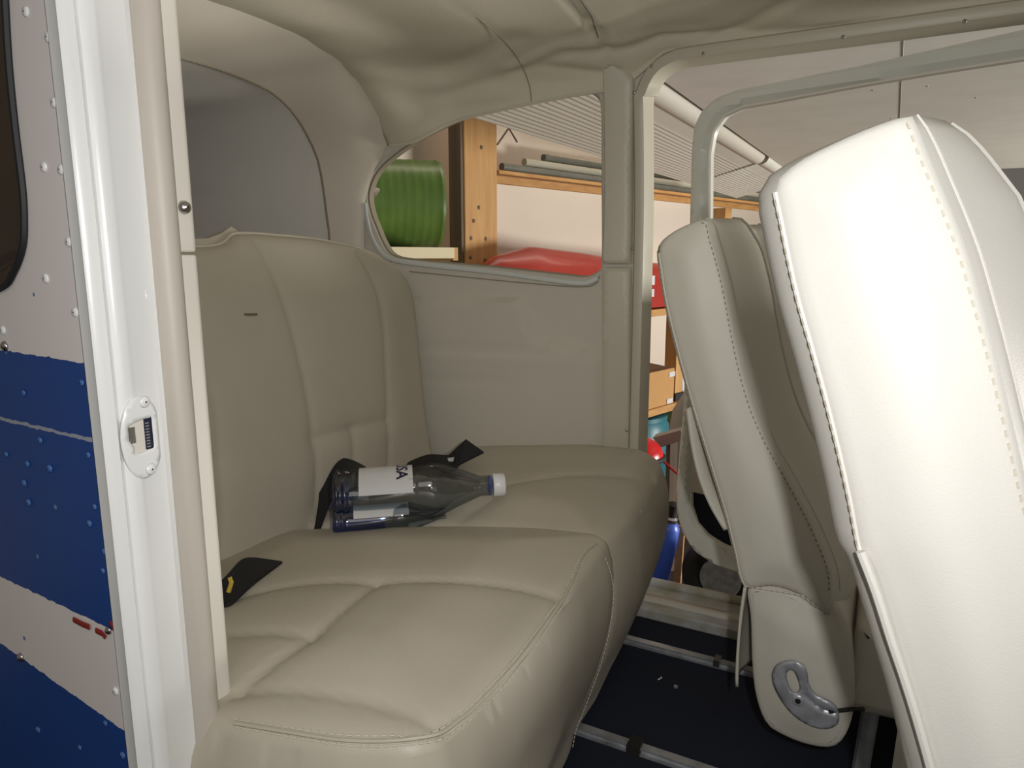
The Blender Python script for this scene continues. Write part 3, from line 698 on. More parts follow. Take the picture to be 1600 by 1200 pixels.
# ------------------------------------------------------------------ front seats
def seat_back(name, label, y0, width, cap, front_a, front_b, rear_r, m, piping_top=True, st_dark=False, loc=None):
    """cap: side profile (x,z) traced by its stitched edge; front_a..front_b index range of the front edge in cap"""
    root = thing(name, label, 'seat', loc)
    cap = np.array(cap); n0 = len(cap)
    # weights along the control outline
    wf = np.array([1.0 if front_a <= i <= front_b else 0.0 for i in range(n0)])
    C3 = np.column_stack([cap, wf]); C3 = np.array(catmull(C3, 6, True)); C3 = resample(C3[:, :3] * np.array([1, 1, .001]), .009, True)
    O = C3[:, :2]; w = np.clip(C3[:, 2] * 1000, 0, 1); N = normals2(O)
    w = np.convolve(np.r_[w[-6:], w, w[:6]], np.ones(13) / 13, 'valid')
    for _ in range(3): N = (np.roll(N, 1, 0) + N * 2 + np.roll(N, -1, 0)); N /= np.linalg.norm(N, axis=1)[:, None]
    topw = np.clip(N[:, 1], 0, 1)            # less padding over the top edge
    def bulge(s):     # s = distance in from the side, per point
        s2 = min(s, width - s)
        side_r = rear_r * math.sin(min(1, s2 / (rear_r * 1.9)) * math.pi / 2)
        rear = side_r + .010 * float(sstep(s2 / .15))
        fr = .040 * float(sstep(s2 / .085)) - .034 * float(sstep((s2 - .10) / .04))
        return rear, fr, .008 * math.sin(min(1, s2 / .018) * math.pi / 2)
    def off(i, s, e=0.0):
        rr, ff, sr = bulge(s); p = O[i]; n = N[i]; k = w[i]; r_ = (rr * (1 - k) + sr * k) * (1 - .75 * topw[i]) + e
        return (p[0] + n[0] * r_ + .985 * (ff + e) * k, p[1] + n[1] * r_ + .10 * ff * k)
    ys = list(np.array([0, .002, .005, .010, .016, .024, .035, .05, .065, .08, .09, .1, .11, .125, .14, .17, .21]) * 1.0)
    ys = ys + [width - q for q in ys[::-1] if q < width / 2 - .001]
    rows = []
    for s in ys:
        rows.append([(lambda q: (q[0], y0 + s, q[1]))(off(i, s)) for i in range(len(O))])
    # caps
    V, Fa, Oc = cdt([tuple(q) for q in O], (), .014, insets=(.004, .010), raw=True)
    d = dist(V, O, True); puff = .010 * sstep(d / .045) + .003 * np.sqrt(1 - (1 - np.clip(d / .008, 0, 1)) ** 2)
    capn = np.stack([V[:, 0], y0 - puff, V[:, 1]], 1); capf = np.stack([V[:, 0], y0 + width + puff, V[:, 1]], 1)
    gv, gf = grid(rows, close_v=True)
    v, f = join((gv, gf), (list(capn), Fa.tolist()), (list(capf), Fa.tolist()))
    me = bpy.data.meshes.new('backrest'); me.from_pydata([tuple(map(float, q)) for q in v], [], [tuple(map(int, q)) for q in f])
    bm = bmesh.new(); bm.from_mesh(me); bmesh.ops.remove_doubles(bm, verts=bm.verts, dist=.0005); bmesh.ops.recalc_face_normals(bm, faces=bm.faces); bm.to_mesh(me); bm.free()
    keep(link('backrest', me, m, None, sharp=0), root)
    # ridge piping along the front bolster
    i = np.where(w > .5)[0]; ss = .092
    # contiguous order
    k = [j for j in range(len(O)) if w[j] > .5]
    st = max(range(len(k)), key=lambda q: (k[q] - k[q - 1] - 1) % len(O)); k = k[st:] + k[:st]
    for s in (ss, width - ss):
        P = [(lambda q: (q[0], y0 + s, q[1]))(off(j, s, .0005)) for j in k]
        keep(mesh('piping', *tube(P, .0026, 6), m), root)
    # seam beside the front stitching
    P = [(lambda q: (q[0], y0 + .012, q[1]))(off(j, .012)) for j in k]
    keep(mesh('seam', *tube(P, .0010, 5), m), root)
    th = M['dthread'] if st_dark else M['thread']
    P = [(O[j][0] - N[j][0] * .004, y0 - .0035, O[j][1] - N[j][1] * .004) for j in k]
    keep(mesh('stitching', *stitches(P, .0008, .004, .004), th), root)
    kr = [j for j in range(len(O)) if w[j] < .5 and N[j][0] < -.3 and N[j][1] < .35 and O[j][1] > .3]
    st = max(range(len(kr)), key=lambda q: (kr[q] - kr[q - 1] - 1) % len(O)); kr = kr[st:] + kr[:st]
    P = [(O[j][0] + N[j][0] * .001, y0 + .0005, O[j][1] + N[j][1] * .001) for j in kr]
    keep(mesh('rear_piping', *tube(P, .0016, 6), m), root)
    keep(mesh('stitching', *stitches([(a - .001, b - .002, c) for a, b, c in P], .0006, .004, .004), M['dthread']), root)
    return root
cn = [(1345, 858), (1330, 780), (1312, 700), (1292, 620), (1270, 540), (1250, 470), (1234, 400), (1222, 340), (1213, 292), (1230, 268), (1262, 245), (1340, 208), (1400, 186), (1425, 182), (1440, 220), (1465, 280), (1490, 340), (1512, 400), (1532, 470), (1555, 555), (1578, 650), (1600, 745)]
cap = [tuple(pt(*q, y=.5)[[0, 2]]) for q in cn]
cap = cap + [(.118, .56), (.145, .42), (.17, .30), (.18, .20), (.12, .17)] + [tuple(pt(*q, y=.5)[[0, 2]]) for q in [(1500, 1400), (1470, 1260), (1450, 1180), (1428, 1100), (1404, 1020), (1385, 955), (1368, 900), (1354, 872)]]
fa = 13; fb = 23
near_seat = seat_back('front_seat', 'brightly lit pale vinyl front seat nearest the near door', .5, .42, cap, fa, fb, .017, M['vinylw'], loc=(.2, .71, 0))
# lower part of the near seat: skirt, rear flap, base cushion
lo = [tuple(pt(*q, y=.503)[[0, 2]]) for q in [(1352, 862), (1372, 915), (1392, 975), (1412, 1040), (1432, 1110), (1452, 1180), (1480, 1290), (1500, 1400)]] 
lo = lo + [(.09, .16), (.20, .16), (.20, .50), (.12, .58)]
def slab(outline, y0, y1, name, m, r=.012, puff=.006):
    O = resample([tuple(q) for q in outline], .012, True); N = normals2(O); rows = []
    for s in [0, r * .15, r * .5, r] + [y1 - y0 - r, y1 - y0 - r * .5, y1 - y0 - r * .15, y1 - y0]:
        e = min(s, y1 - y0 - s); k = r * (1 - math.sqrt(max(0, 1 - (1 - min(1, e / r)) ** 2)))
        rows.append([(p[0] - n[0] * k, y0 + s, p[1] - n[1] * k) for p, n in zip(O, N)])
    Oi = [(p[0] - n[0] * r, p[1] - n[1] * r) for p, n in zip(O, N)]
    V, Fa, _ = cdt(Oi, (), .02, bstep=.5 * .024)
    d = dist(V, Oi, True); pf_ = puff * sstep(d / .04)
    v, f = join(grid(rows, close_v=True), ([(a, y0 - q, b) for (a, b), q in zip(V, pf_)], Fa.tolist()), ([(a, y1 + q, b) for (a, b), q in zip(V, pf_)], Fa.tolist()))
    me = bpy.data.meshes.new(name); me.from_pydata([tuple(map(float, q)) for q in v], [], [tuple(map(int, q)) for q in f])
    bm = bmesh.new(); bm.from_mesh(me); bmesh.ops.remove_doubles(bm, verts=bm.verts, dist=.0006); bmesh.ops.recalc_face_normals(bm, faces=bm.faces); bm.to_mesh(me); bm.free()
    return link(name, me, m, None, sharp=0)
P = [pt(*q, y=.497) + np.array([-.002, 0, 0]) for q in catmull([(1350, 862), (1374, 925), (1398, 1000), (1420, 1065), (1440, 1130), (1462, 1210), (1480, 1290)], 5)]
keep(mesh('skirt_piping', *tube(P, .0035, 8), M['vinylw']), near_seat)
# loose folded cover at the rear of the near seat
rows = []
for t in np.linspace(0, 1, 30):
    z = .625 - .45 * t; r = []
    xe = np.interp(z, [q[1] for q in lo[:8]][::-1], [q[0] for q in lo[:8]][::-1])
    for s in np.linspace(0, 1, 40):
        yy = .502 + .40 * s
        xx = xe - .010 * math.sin(min(1, s * 12) * math.pi / 2) - (.006 + .014 * t) * (.5 + .5 * math.sin(s * 26 - 2 * t)) * min(1, s * 20)
        r.append((xx, yy, z))
    rows.append(r)
keep(mesh('rear_flap', *grid(rows), M['vinylw'], sharp=0), near_seat)
nb = [(.10, .20), (.60, .22), (.62, .30), (.56, .34), (.30, .345), (.18, .34), (.12, .30)]
keep(slab(nb, .51, .90, 'seat_cushion', M['vinylw'], .02, .0), near_seat)
for yy in (.62, .85): keep(mesh('seat_leg', *join(tube([(.16, yy, .21), (.14, yy, .0)], .012), tube([(.52, yy, .21), (.54, yy, .0)], .012), tube([(.10, yy, .014), (.58, yy, .014)], .010)), M['alu']), near_seat)

cf = [(1165, 915), (1150, 860), (1135, 800), (1120, 750), (1103, 695), (1086, 640), (1072, 590), (1056, 530), (1042, 470), (1034, 420), (1031, 388), (1046, 368), (1074, 352), (1104, 344), (1113, 372), (1124, 410), (1135, 455), (1147, 520), (1160, 580), (1176, 635), (1200, 690), (1235, 752), (1275, 830), (1300, 900), (1296, 960), (1280, 950), (1245, 925), (1205, 914)]
cap2 = [tuple(pt(*q, y=1.03)[[0, 2]]) for q in cf]
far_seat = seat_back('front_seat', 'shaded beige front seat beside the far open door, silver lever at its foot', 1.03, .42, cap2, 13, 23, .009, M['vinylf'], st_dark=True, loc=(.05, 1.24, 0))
lf = [(1168, 918), (1172, 970), (1174, 1040), (1180, 1090), (1196, 1132), (1225, 1152), (1262, 1166), (1300, 1170), (1322, 1150), (1335, 1100), (1332, 1020), (1320, 960), (1300, 935), (1280, 950), (1245, 927), (1205, 916)]
lf2 = [tuple(pt(*q, y=1.033)[[0, 2]]) for q in catmull(lf, 4, True)]
keep(slab(lf2, 1.031, 1.449, 'lower_backrest', M['vinylf'], .010, .012), far_seat)
P = [pt(*q, y=1.022) for q in catmull([(1170, 919), (1205, 914), (1245, 925), (1275, 945), (1292, 962)], 6)]
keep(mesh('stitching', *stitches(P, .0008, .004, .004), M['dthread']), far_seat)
# loose rear flap of cover
rows = []
for t in np.linspace(0, 1, 20):
    r = []
    a = [pt(1166, 918, y=1.036), pt(1157, 990, y=1.036), pt(1160, 1076, y=1.036)]
    p = a[0] * (1 - t) ** 2 + 2 * a[1] * t * (1 - t) + a[2] * t * t
    for s in np.linspace(0, 1, 20): r.append((p[0] - .004 - .006 * t * (1 + math.sin(s * 20)), p[1] + .40 * s, p[2] ))
    rows.append(r)
o = keep(mesh('rear_flap', *grid(rows), M['vinylf'], sharp=0), far_seat); md = o.modifiers.new('t', 'SOLIDIFY'); md.thickness = .004
# loose inner flap behind the back (pocket)
fb2 = [(-.02, .16), (.40, .18), (.42, .27), (.36, .31), (.10, .315), (0, .30)]
keep(slab(fb2, 1.05, 1.43, 'seat_cushion', M['vinylf'], .02, 0), far_seat)
for yy in (1.09, 1.38): keep(mesh('seat_leg', *join(tube([(.03, yy, .18), (.02, yy, .0)], .012), tube([(.34, yy, .18), (.36, yy, .0)], .012), tube([(-.02, yy, .014), (.40, yy, .014)], .010)), M['alu']), far_seat)
pocket = [pt(*q, y=1.045) for q in catmull([(1076, 640), (1084, 700), (1096, 750), (1112, 790), (1135, 830)], 5)]
rows = [[p + np.array([.012 * s, .37 * s, 0]) + np.array([-.004, 0, 0]) for s in np.linspace(0, 1, 8)] for p in pocket]
o = keep(mesh('map_pocket', *grid(rows), M['vinylf'], sharp=0), far_seat); md = o.modifiers.new('t', 'SOLIDIFY'); md.thickness = .006

# recline lever on the far seat
LY = 1.009
lev_o = [pt(*q, y=LY)[[0, 2]] for q in catmull([(1207, 1050), (1216, 1036), (1236, 1031), (1254, 1036), (1262, 1052), (1264, 1068), (1274, 1083), (1292, 1092), (1306, 1102), (1311, 1116), (1310, 1130), (1298, 1138), (1278, 1138), (1254, 1128), (1234, 1112), (1218, 1090), (1208, 1068)], 4, True)]
lev_h = [pt(*q, y=LY)[[0, 2]] for q in catmull([(1229, 1056), (1232, 1048), (1240, 1048), (1246, 1060), (1250, 1076), (1243, 1082), (1234, 1074)], 4, True)]
V, Fa, O = cdt(lev_o, [lev_h], .004, bstep=.004)
dd = np.minimum(dist(V, lev_o, True), dist(V, lev_h, True)); hh = .003 * np.sqrt(1 - (1 - np.clip(dd / .004, 0, 1)) ** 2)
ch = [pt(*q, y=LY)[[0, 2]] for q in [(1258, 1085), (1275, 1102), (1290, 1110), (1308, 1114)]]
hh = hh - .003 * np.exp(-(dist(V, ch) / .003) ** 2)
vs = np.stack([V[:, 0], LY - hh, V[:, 1]], 1)
lv = mesh('recline_lever', vs, orient(vs, Fa.tolist(), (0, -1, 0)), M['chrome'], fix=False); md = lv.modifiers.new('t', 'SOLIDIFY'); md.thickness = .005; md.offset = -1
keep(lv, far_seat)
p = pt(1247, 1094, y=LY - .002)
b1 = mesh('lever_bolt', *lathe([(0, .0085), (.003, .0085), (.004, .007), (.0041, .004), (.002, .0038)], p + np.array([0, .001, 0]), p + np.array([0, -1, 0]), 20), M['chrome']); keep(b1, far_seat)
o = mesh('lever_pin', *tube([p + np.array([0, -.0045, 0]), p + np.array([0, .03, 0])], .0035, 8), M['dark']); keep(o, far_seat)
P = [pt(1296, 1112, y=LY - .003), pt(1330, 1108, y=LY + .02), pt(1350, 1108, y=LY + .03)]
keep(mesh('lever_rod', *tube(P, .003, 8), M['rubber']), far_seat)

# ------------------------------------------------------------------ belts and bottles on the bench
def ribbon(P, wv, th=.0016):
    """P centre points, wv width vectors (full)"""
    R = []
    P = [np.array(p, float) for p in P]
    for i, (p, w_) in enumerate(zip(P, wv)):
        t = P[min(i + 1, len(P) - 1)] - P[max(i - 1, 0)]; w_ = np.array(w_, float); n_ = np.cross(t, w_); n_ /= np.linalg.norm(n_) + 1e-9
        R.append([p - w_ / 2 - n_ * th, p + w_ / 2 - n_ * th, p + w_ / 2 + n_ * th, p - w_ / 2 + n_ * th])
    v, f = grid(R, close_v=True); f += [(0, 1, 2, 3), tuple(len(v) - 4 + k for k in range(4))]; return v, f
def edges_ribbon(A, B, n=6, th=.0016):
    A = catmull(A, n); B = catmull(B, n); return ribbon([(a + b) / 2 for a, b in zip(A, B)], [b - a for a, b in zip(A, B)], th)
# looped belt left of the bottle; edges measured on x planes just in front of the backrest
A = [pt(488, 845, y=.86), pt(498, 790, y=.90), pt(501, 745, y=.94), pt(514, 722, y=.97), pt(540, 717, y=.99), pt(570, 730, y=1.0), pt(574, 742, y=.99), pt(570, 758, y=.97)]
B = [pt(492, 850, y=.86), pt(510, 800, y=.89), pt(523, 770, y=.92), pt(535, 752, y=.93), pt(548, 741, y=.93), pt(556, 738, y=.93), pt(556, 745, y=.93), pt(552, 765, y=.93)]
bl = mesh('seat_belt', *edges_ribbon(A, B), M['belt'], sharp=60); tag(bl, 'black webbing seat belt looping up behind the bottle base', 'seat belt', 'seat belts on the bench')
A = [pt(612, 738, y=1.16), pt(640, 722, y=1.18), pt(670, 711, y=1.19), pt(700, 712, y=1.2), pt(712, 706, y=1.2), pt(716, 705, y=1.2)]
B = [pt(625, 760, y=1.10), pt(660, 752, y=1.10), pt(690, 742, y=1.10), pt(708, 736, y=1.11), pt(716, 728, y=1.12), pt(718, 726, y=1.12)]
bl = mesh('seat_belt', *edges_ribbon(A, B), M['belt'], sharp=60); tag(bl, 'black seat belt lying behind the bottle with a square folded end', 'seat belt', 'seat belts on the bench')
e0 = [pt(728, 686, y=1.17), pt(756, 706, y=1.17), pt(716, 726, y=1.13), pt(702, 710, y=1.15)]
keep(mesh('belt_end', *join((e0 + [q + np.array([-.002, .003, -.004]) for q in e0], [(0, 1, 2, 3), (4, 5, 6, 7), (0, 1, 5, 4), (1, 2, 6, 5), (2, 3, 7, 6), (3, 0, 4, 7)])), M['belt'], smooth=False), bl)
lb = [pt(699, 716, y=1.14), pt(709, 715, y=1.14), pt(708, 721, y=1.14), pt(701, 721, y=1.14)]
keep(mesh('belt_label', lb + [q + np.array([0, .004, 0]) for q in lb], [(0, 1, 2, 3), (4, 5, 6, 7), (0, 1, 5, 4), (1, 2, 6, 5), (2, 3, 7, 6), (3, 0, 4, 7)], M['label'], smooth=False), bl)
A = [pt(330, 925, z=.392), pt(352, 905, z=.398), pt(378, 877, z=.400), pt(400, 874, z=.398)]
B = [pt(345, 950, z=.392), pt(362, 942, z=.398), pt(400, 908, z=.400), pt(441, 880, z=.395)]
bl = mesh('seat_belt', *edges_ribbon(A, B, th=.003), M['belt'], sharp=60); tag(bl, 'black seat belt tucked at the near end between bench cushion and backrest', 'seat belt', 'seat belts on the bench')
q = pt(357, 925, z=.402)
tag(mesh('foam_scrap', *tube([q, q + (.002, .004, .012), q + (-.001, .004, .018)], .003, 6), M['yellow']), 'small yellow foam scrap beside the near seat belt', 'scrap')

def bottle(name, label, a, b, R, segs_blue, labels, captop=True, text=None):
    a = np.array(a); b = np.array(b); L = np.linalg.norm(b - a); d = (b - a) / L
    root = thing(name, label, 'bottle', a, 'plastic bottles on the bench')
    def prf(t):
        if t < .02: return R * (.6 + .4 * math.sqrt(t / .02))
        r = R
        if t < .12: r = R * (1 - .03 * math.sin(t * 130))
        if .12 <= t < .52: r = R * (.965)
        if t >= .52:
            u = (t - .52) / .41; r = R * (1.0 + .06 * math.sin(min(u * 1.6, 1) * math.pi)) * (1 - .60 * float(np.clip((u - .25) / .75, 0, 1)) ** 1.35)
        if t > .93: r = R * .40
        return r
    ts = np.linspace(0, 1, 90); cut = int(90 * segs_blue)
    def seg(i0, i1): return [(ts[i] * L * .93, prf(ts[i])) for i in range(i0, i1)]
    u0 = np.cross(d, (0, 0, 1)); u0 /= np.linalg.norm(u0); v0 = np.cross(d, u0)
    def warp(vs):  # slightly squashed
        out = []
        for p in vs:
            p = np.array(p); t = (p - a) @ d; c = a + d * t; e = p - c; ang = math.atan2(e @ v0, e @ u0)
            k = 1 + .05 * math.sin(3 * ang + t * 30) * math.sin(min(1, max(0, t / L)) * math.pi); out.append(c + e * k)
        return out
    v, f = lathe(seg(0, cut + 1), a, b, 40, False); f = f + [tuple(range(40))]
    keep(mesh('bottle_base', warp(v), f, M['petb']), root)
    v, f = lathe(seg(cut, 90), a, b, 40, False); keep(mesh('bottle_body', warp(v), f, M['petc']), root)
    for (t0, t1, a0, a1, m) in labels:
        rows = []
        for t in np.linspace(t0, t1, 12):
            rows.append([a + d * t * L * .93 + (u0 * math.cos(q) + v0 * math.sin(q)) * (R * 1.0 + .0005) for q in np.linspace(a0, a1, 30)])
        keep(mesh('label', *grid(rows), m, sharp=0), root)
    # shoulder flutes
    if captop:
        c0_ = a + d * L * .93; keep(mesh('neck_ring', *lathe([(0, R * .38), (.002, R * .41), (.003, R * .38)], c0_ - d * .004, b, 24), M['blue']), root)
        pr_ = [(0, R * .44), (.002, R * .47), (.018, R * .46), (.0205, R * .42), (.021, R * .1)]
        v, f = lathe(pr_, c0_ + d * .003, b + d, 40)
        cp = keep(mesh('cap', v, f, M['plast']), root)
        ct = c0_ + d * .0243
        cu = u0; cv = v0
        P = [ct + cu * (.005 * math.cos(q)) + cv * (.009 * math.sin(q)) for q in np.linspace(-1, 1.2, 10)]
        keep(mesh('cap_mark', *tube(P, .0007, 5), M['ink']), root)
    if text:
        cu_ = bpy.data.curves.new('t', 'FONT'); cu_.body = text[0]; cu_.size = text[1]; cu_.resolution_u = 3
        cu_.align_x = 'CENTER'; cu_.align_y = 'CENTER'
        try: cu_.offset = .0006
        except Exception: pass
        to = bpy.data.objects.new('t', cu_); COL.objects.link(to); dg = bpy.context.evaluated_depsgraph_get(); me = bpy.data.meshes.new_from_object(to.evaluated_get(dg))
        bpy.data.objects.remove(to)
        bm = bmesh.new(); bm.from_mesh(me)
        bmesh.ops.triangulate(bm, faces=bm.faces); bmesh.ops.subdivide_edges(bm, edges=bm.edges, cuts=2)
        tc, ac = text[2], text[3]
        for v_ in bm.verts:     # text baseline runs around the bottle
            q = ac + v_.co.x / R; t = tc + v_.co.y * text[4]
            v_.co = Vector(a + d * t + (u0 * math.cos(q) + v0 * math.sin(q)) * (R + .0012))
        bm.to_mesh(me); bm.free(); me.name = 'label_text'
        keep(link('label_text', me, M['ink'], None, smooth=False), root)
    return root
a = pt(520, 775, z=.425); b = pt(785, 757, z=.430)
ux = np.cross((b - a) / np.linalg.norm(b - a), (0, 0, 1)); 
bottle('water_bottle', 'clear and blue plastic water bottle with white cap lying on the bench', a, b, .043, .12,
       [(.17, .50, -2.8, -.25, M['label'])], text=('USA', .026, .115, -1.35, 1))
a2 = pt(520, 816, z=.390); b2 = pt(690, 802, z=.390)
bottle('crushed_bottle', 'blue plastic bottle with torn label, half hidden under the upper bottle', a2, a2 + (b2 - a2) / np.linalg.norm(b2 - a2) * .2, .024, .45, [(.18, .66, -2.6, -.45, M['label'])], captop=False)

# ================================================================== far door (open)
DA = rad(14); DH = np.array([.45, 1.505, 0]); DD = np.array([-math.cos(DA), math.sin(DA), 0]); DN = np.array([math.sin(DA), math.cos(DA), 0])
def dp(px, py):
    p = ptpl(px, py, DH, DN); return ((p - DH) @ DD, p[2])
def dw(u, z, o=0): return DH + DD * u + DN * o + np.array([0, 0, z])
do = [dp(*q) for q in [(1600, 46), (1460, 77), (1337, 104), (1206, 130), (1150, 141), (1120, 153), (1096, 174), (1084, 200), (1081, 240), (1078, 350)]]
lowr = [dp(*q) for q in [(1068, 640), (1062, 700), (1057, 760), (1058, 800), (1066, 832), (1086, 862), (1118, 883), (1160, 898)]]
do = [(-.01, do[0][1])] + do + lowr + [(-.01, lowr[-1][1])]
di = [dp(*q) for q in [(1600, 90), (1460, 112), (1337, 133), (1206, 158), (1160, 166), (1130, 180), (1112, 205), (1106, 240), (1105, 350)]]
dlw = [dp(*q) for q in [(1086, 640), (1082, 700), (1079, 760), (1079, 790), (1088, 818), (1106, 838), (1130, 853), (1165, 868)]]
di = [(.04, di[0][1])] + di + dlw + [(.04, dlw[-1][1])]
door = thing('door_1', 'open far cabin door with grey frame, window and dark blue lower panel', 'door', DH)
del door['category']; door['kind'] = 'structure'
V, Fa, O = cdt(do, [di], .012, bstep=.012)
dd = np.minimum(dist(V, do, True), dist(V, di, True)); hh = .012 * np.sqrt(1 - (1 - np.clip(dd / .012, 0, 1)) ** 2) 
top = [dw(v[0], v[1], -h_) for v, h_ in zip(V, hh)]
O2 = resample(do, .012, True); I2 = resample(di, .012, True)
s1 = grid([[dw(p[0], p[1], o_) for p in O2] for o_ in (0, .03)], close_v=True); s2 = grid([[dw(p[0], p[1], o_) for p in I2] for o_ in (0, .03)], close_v=True)
keep(mesh('door_frame', *join((top, orient(top, Fa.tolist(), -DN)), s1, s2), M['frame'], fix=False), door)
rim = [dw(p[0], p[1], .004) for p in I2]; keep(mesh('window_seal', *tube(rim, .006, 6, True, up=DN), M['trimw']), door)
zs = .69
gl = [p for p in di if p[1] > zs]; gl = gl + [(gl[-1][0], zs), (.04, zs)]
V, Fa, _ = cdt(gl, (), .06); keep(mesh('pane', [dw(p[0], p[1], .012) for p in V], Fa.tolist(), M['pane'], fix=False), door)
u1 = max(p[0] for p in di)
pan = [(.03, .25), (u1 + .002, .25), (u1 + .002, zs + .02), (.03, zs + .02)]
keep(mesh('door_panel', *join(box(dw((u1 + .03) / 2, .47, .008), (u1 - .02, .022, .47), (DD, DN, np.array([0, 0, 1.])))), M['panel'], smooth=False), door)
lowp = [(.03, .25)] + [(.03, dlw[-1][1] - .01)] + [p for p in di[::-1] if p[1] < .25] + [(u1 - .012, .25)]
lw = resample(lowp, .02, True); V, Fa, _ = cdt(lowp, (), .04)
keep(mesh('kick_panel', [dw(p[0], p[1], .006) for p in V] , Fa.tolist(), M['carpet'], fix=False), door)
keep(mesh('door_skin', [dw(p[0], p[1], .028) for p in V] , Fa.tolist(), M['wing'], fix=False), door)
keep(mesh('door_handle', *join(tube([dw(.62, .56, -.006), dw(.62, .56, -.03), dw(.48, .55, -.03)], .006)), M['chrome']), door)

# ================================================================== wing outside
def wz(y): return 1.32 + .012 * (y - 1.5)
wing = thing('wing', 'underside of the high wing seen through the far door opening', 'wing', (0, 3, 1.3))
rows = []
for y in np.linspace(1.50, 5.6, 30):
    rows.append([(x, y, wz(y) + (0 if x > -.6 else .0) + .02 * (x > .8)) for x in np.linspace(-.64, 1.2, 24)] + [(1.2, y, wz(y) + .14), (-.1, y, wz(y) + .2), (-.9, y, wz(y) + .08), (-.9, y, wz(y) + .06), (-.64, y, wz(y) + .05)])
v, f = grid(rows, close_v=True); n = len(rows[0]); f += [tuple(range(n)), tuple(len(v) - n + k for k in range(n))]
keep(mesh('wing_skin', v, f, M['wing'], sharp=30), wing)
for (y0, y1, x_off, nm) in ((1.60, 4.18, 0, 'flap'), (4.22, 5.55, .015, 'aileron')):
    rows = []
    for y in np.linspace(y0, y1, 60):
        r = []; nose = np.array([-.70 + x_off, wz(y) - .002])
        for q in np.linspace(-1.3, 2.0, 12): r.append((nose[0] + .042 * math.cos(q) * 1.0, y, nose[1] + .045 * math.sin(-q) + .012))
        for t in np.linspace(0, 1, 70):
            xx = nose[0] - .02 - (.34 + x_off) * t; zz = nose[1] - .028 - .095 * t + .0022 * math.sin(t * 2 * math.pi * 19) * (t > .18)
            r.append((xx, y, zz))
        r.append((nose[0] - .36 - x_off, y, nose[1] - .123)); r.append((nose[0] - .10, y, nose[1] + .05))
        rows.append(r)
    v, f = grid(rows, close_v=True); n = len(rows[0]); f += [tuple(range(n)), tuple(len(v) - n + k for k in range(n))]
    keep(mesh(nm, v, f, M['flap'] if nm == 'flap' else M['wing'], sharp=60), wing)
keep(mesh('flap_gap_shade', *box((-.655, 2.9, 1.40), (.04, 2.7, .02)), M['dark'], smooth=False), wing)  # black strip stands in for the shade inside the flap gap
for (x, y) in ((-.42, 1.62), (-.22, 2.5), (-.20, 2.55), (-.1, 2.6), (.05, 2.62), (.10, 2.3), (-.05, 3.2), (.2, 2.9)):
    place(SCREW, 'access_screw', (x, y, wz(y)), (0, 0, -1), M['steel'], None, .8); o = COL.objects[-1]; keep(o, wing)
keep(mesh('panel_seam', *tube([(-.02, 1.55, wz(1.55) - .001), (-.02, 5.5, wz(5.5) - .001)], .0015, 5), M['grey']), wing)

# ================================================================== hangar
fz = -.85
def wbox(w0, w1, o0, o1, z0, z1):
    return box(wallpt((w0 + w1) / 2, (o0 + o1) / 2, (z0 + z1) / 2), (abs(w1 - w0), abs(o1 - o0), abs(z1 - z0)), (WD, WN, np.array([0, 0, 1.])))
hwl = mesh('wall_hangar', *wbox(-2, 16, -.1, 0, fz, 5), M['hwall'], kind='structure', smooth=False); hwl['label'] = 'cream painted hangar wall outside'
hfl = mesh('floor_hangar', *box((0, 6, fz - .05), (14, 26, .1)), M['hfloor'], kind='structure', smooth=False); hfl['label'] = 'dark brown hangar floor'
# big timber post
wA = hw(702, 300, .27)[0]; wB = hw(726, 300, .27)[0]; wC = hw(777, 300, .27)[0]
po = mesh('timber_post', *wbox(wB, wC, .17, .27, fz, 3.6), M['pine'], smooth=False); bevel(po, .006); tag(po, 'square pine timber post right of the green drum', 'post')
keepo = mesh('post_dark_side', *wbox(wB - .02, wB - .001, .165, .262, fz, 3.6), M['wdark'], parent=po, smooth=False); keepo['label'] = 'dark left face of the post'  # thin board gives the post its darker left face
for (px, py) in ((748, 324), (736, 372), (759, 373), (735, 402), (758, 406), (740, 345), (752, 230)):
    w_, z_, p_ = hw(px, py, .27); o = place(rivet_mesh('knot', .012, .003), 'knot', p_, -WN, M['wdark'], po)
# nails and bent hook on the post
w_, z_, p1 = hw(777, 226, .2); p2 = hw(795, 200, .2)[2]; p3 = hw(808, 222, .2)[2]
tag(mesh('wire_hook', *tube([p1, p2, p3], .006, 6), M['wdark']), 'bent rusty wire hook sticking up right of the timber post', 'hook')
# drum shelf board and drum
w0 = hw(560, 395, .62)[0]; w1_ = hw(704, 395, .62)[0]; zt = hw(640, 386, .62)[1]; zb_ = hw(640, 404, .62)[1]
sb_ = mesh('shelf_board', *wbox(w0 - .6, w1_, .02, .65, zb_, zt), M['board'], smooth=False); bevel(sb_, .004); tag(sb_, 'pale shelf board under the green drum', 'shelf')
keepe = mesh('board_end', *wbox(w1_, w1_ + .03, .02, .64, zb_ - .01, zt), M['pine'], parent=sb_, smooth=False)
pA = hw(603, 318, .36)[2]; pB = hw(686, 322, .36)[2]
vdir = pB - pA; vdir[2] = 0; vd = vdir / np.linalg.norm(vdir)
v_ = ray(640, 320); v_[2] = 0; v_ /= np.linalg.norm(v_); perp = np.array([v_[1], -v_[0], 0]); ax = perp * math.cos(rad(10)) + v_ * math.sin(rad(10)); ax /= np.linalg.norm(ax)
distd = np.linalg.norm(((pA + pB) / 2 - CAM)[:2]); RD = distd * 66 / 1118 
cD = pB - ax * .01; LD = .62
a = np.array([cD[0], cD[1], zt + RD * 1.025]) - ax * LD; prf = [(0, RD * .93), (.004, RD), (.02, RD * 1.02), (.035, RD)]
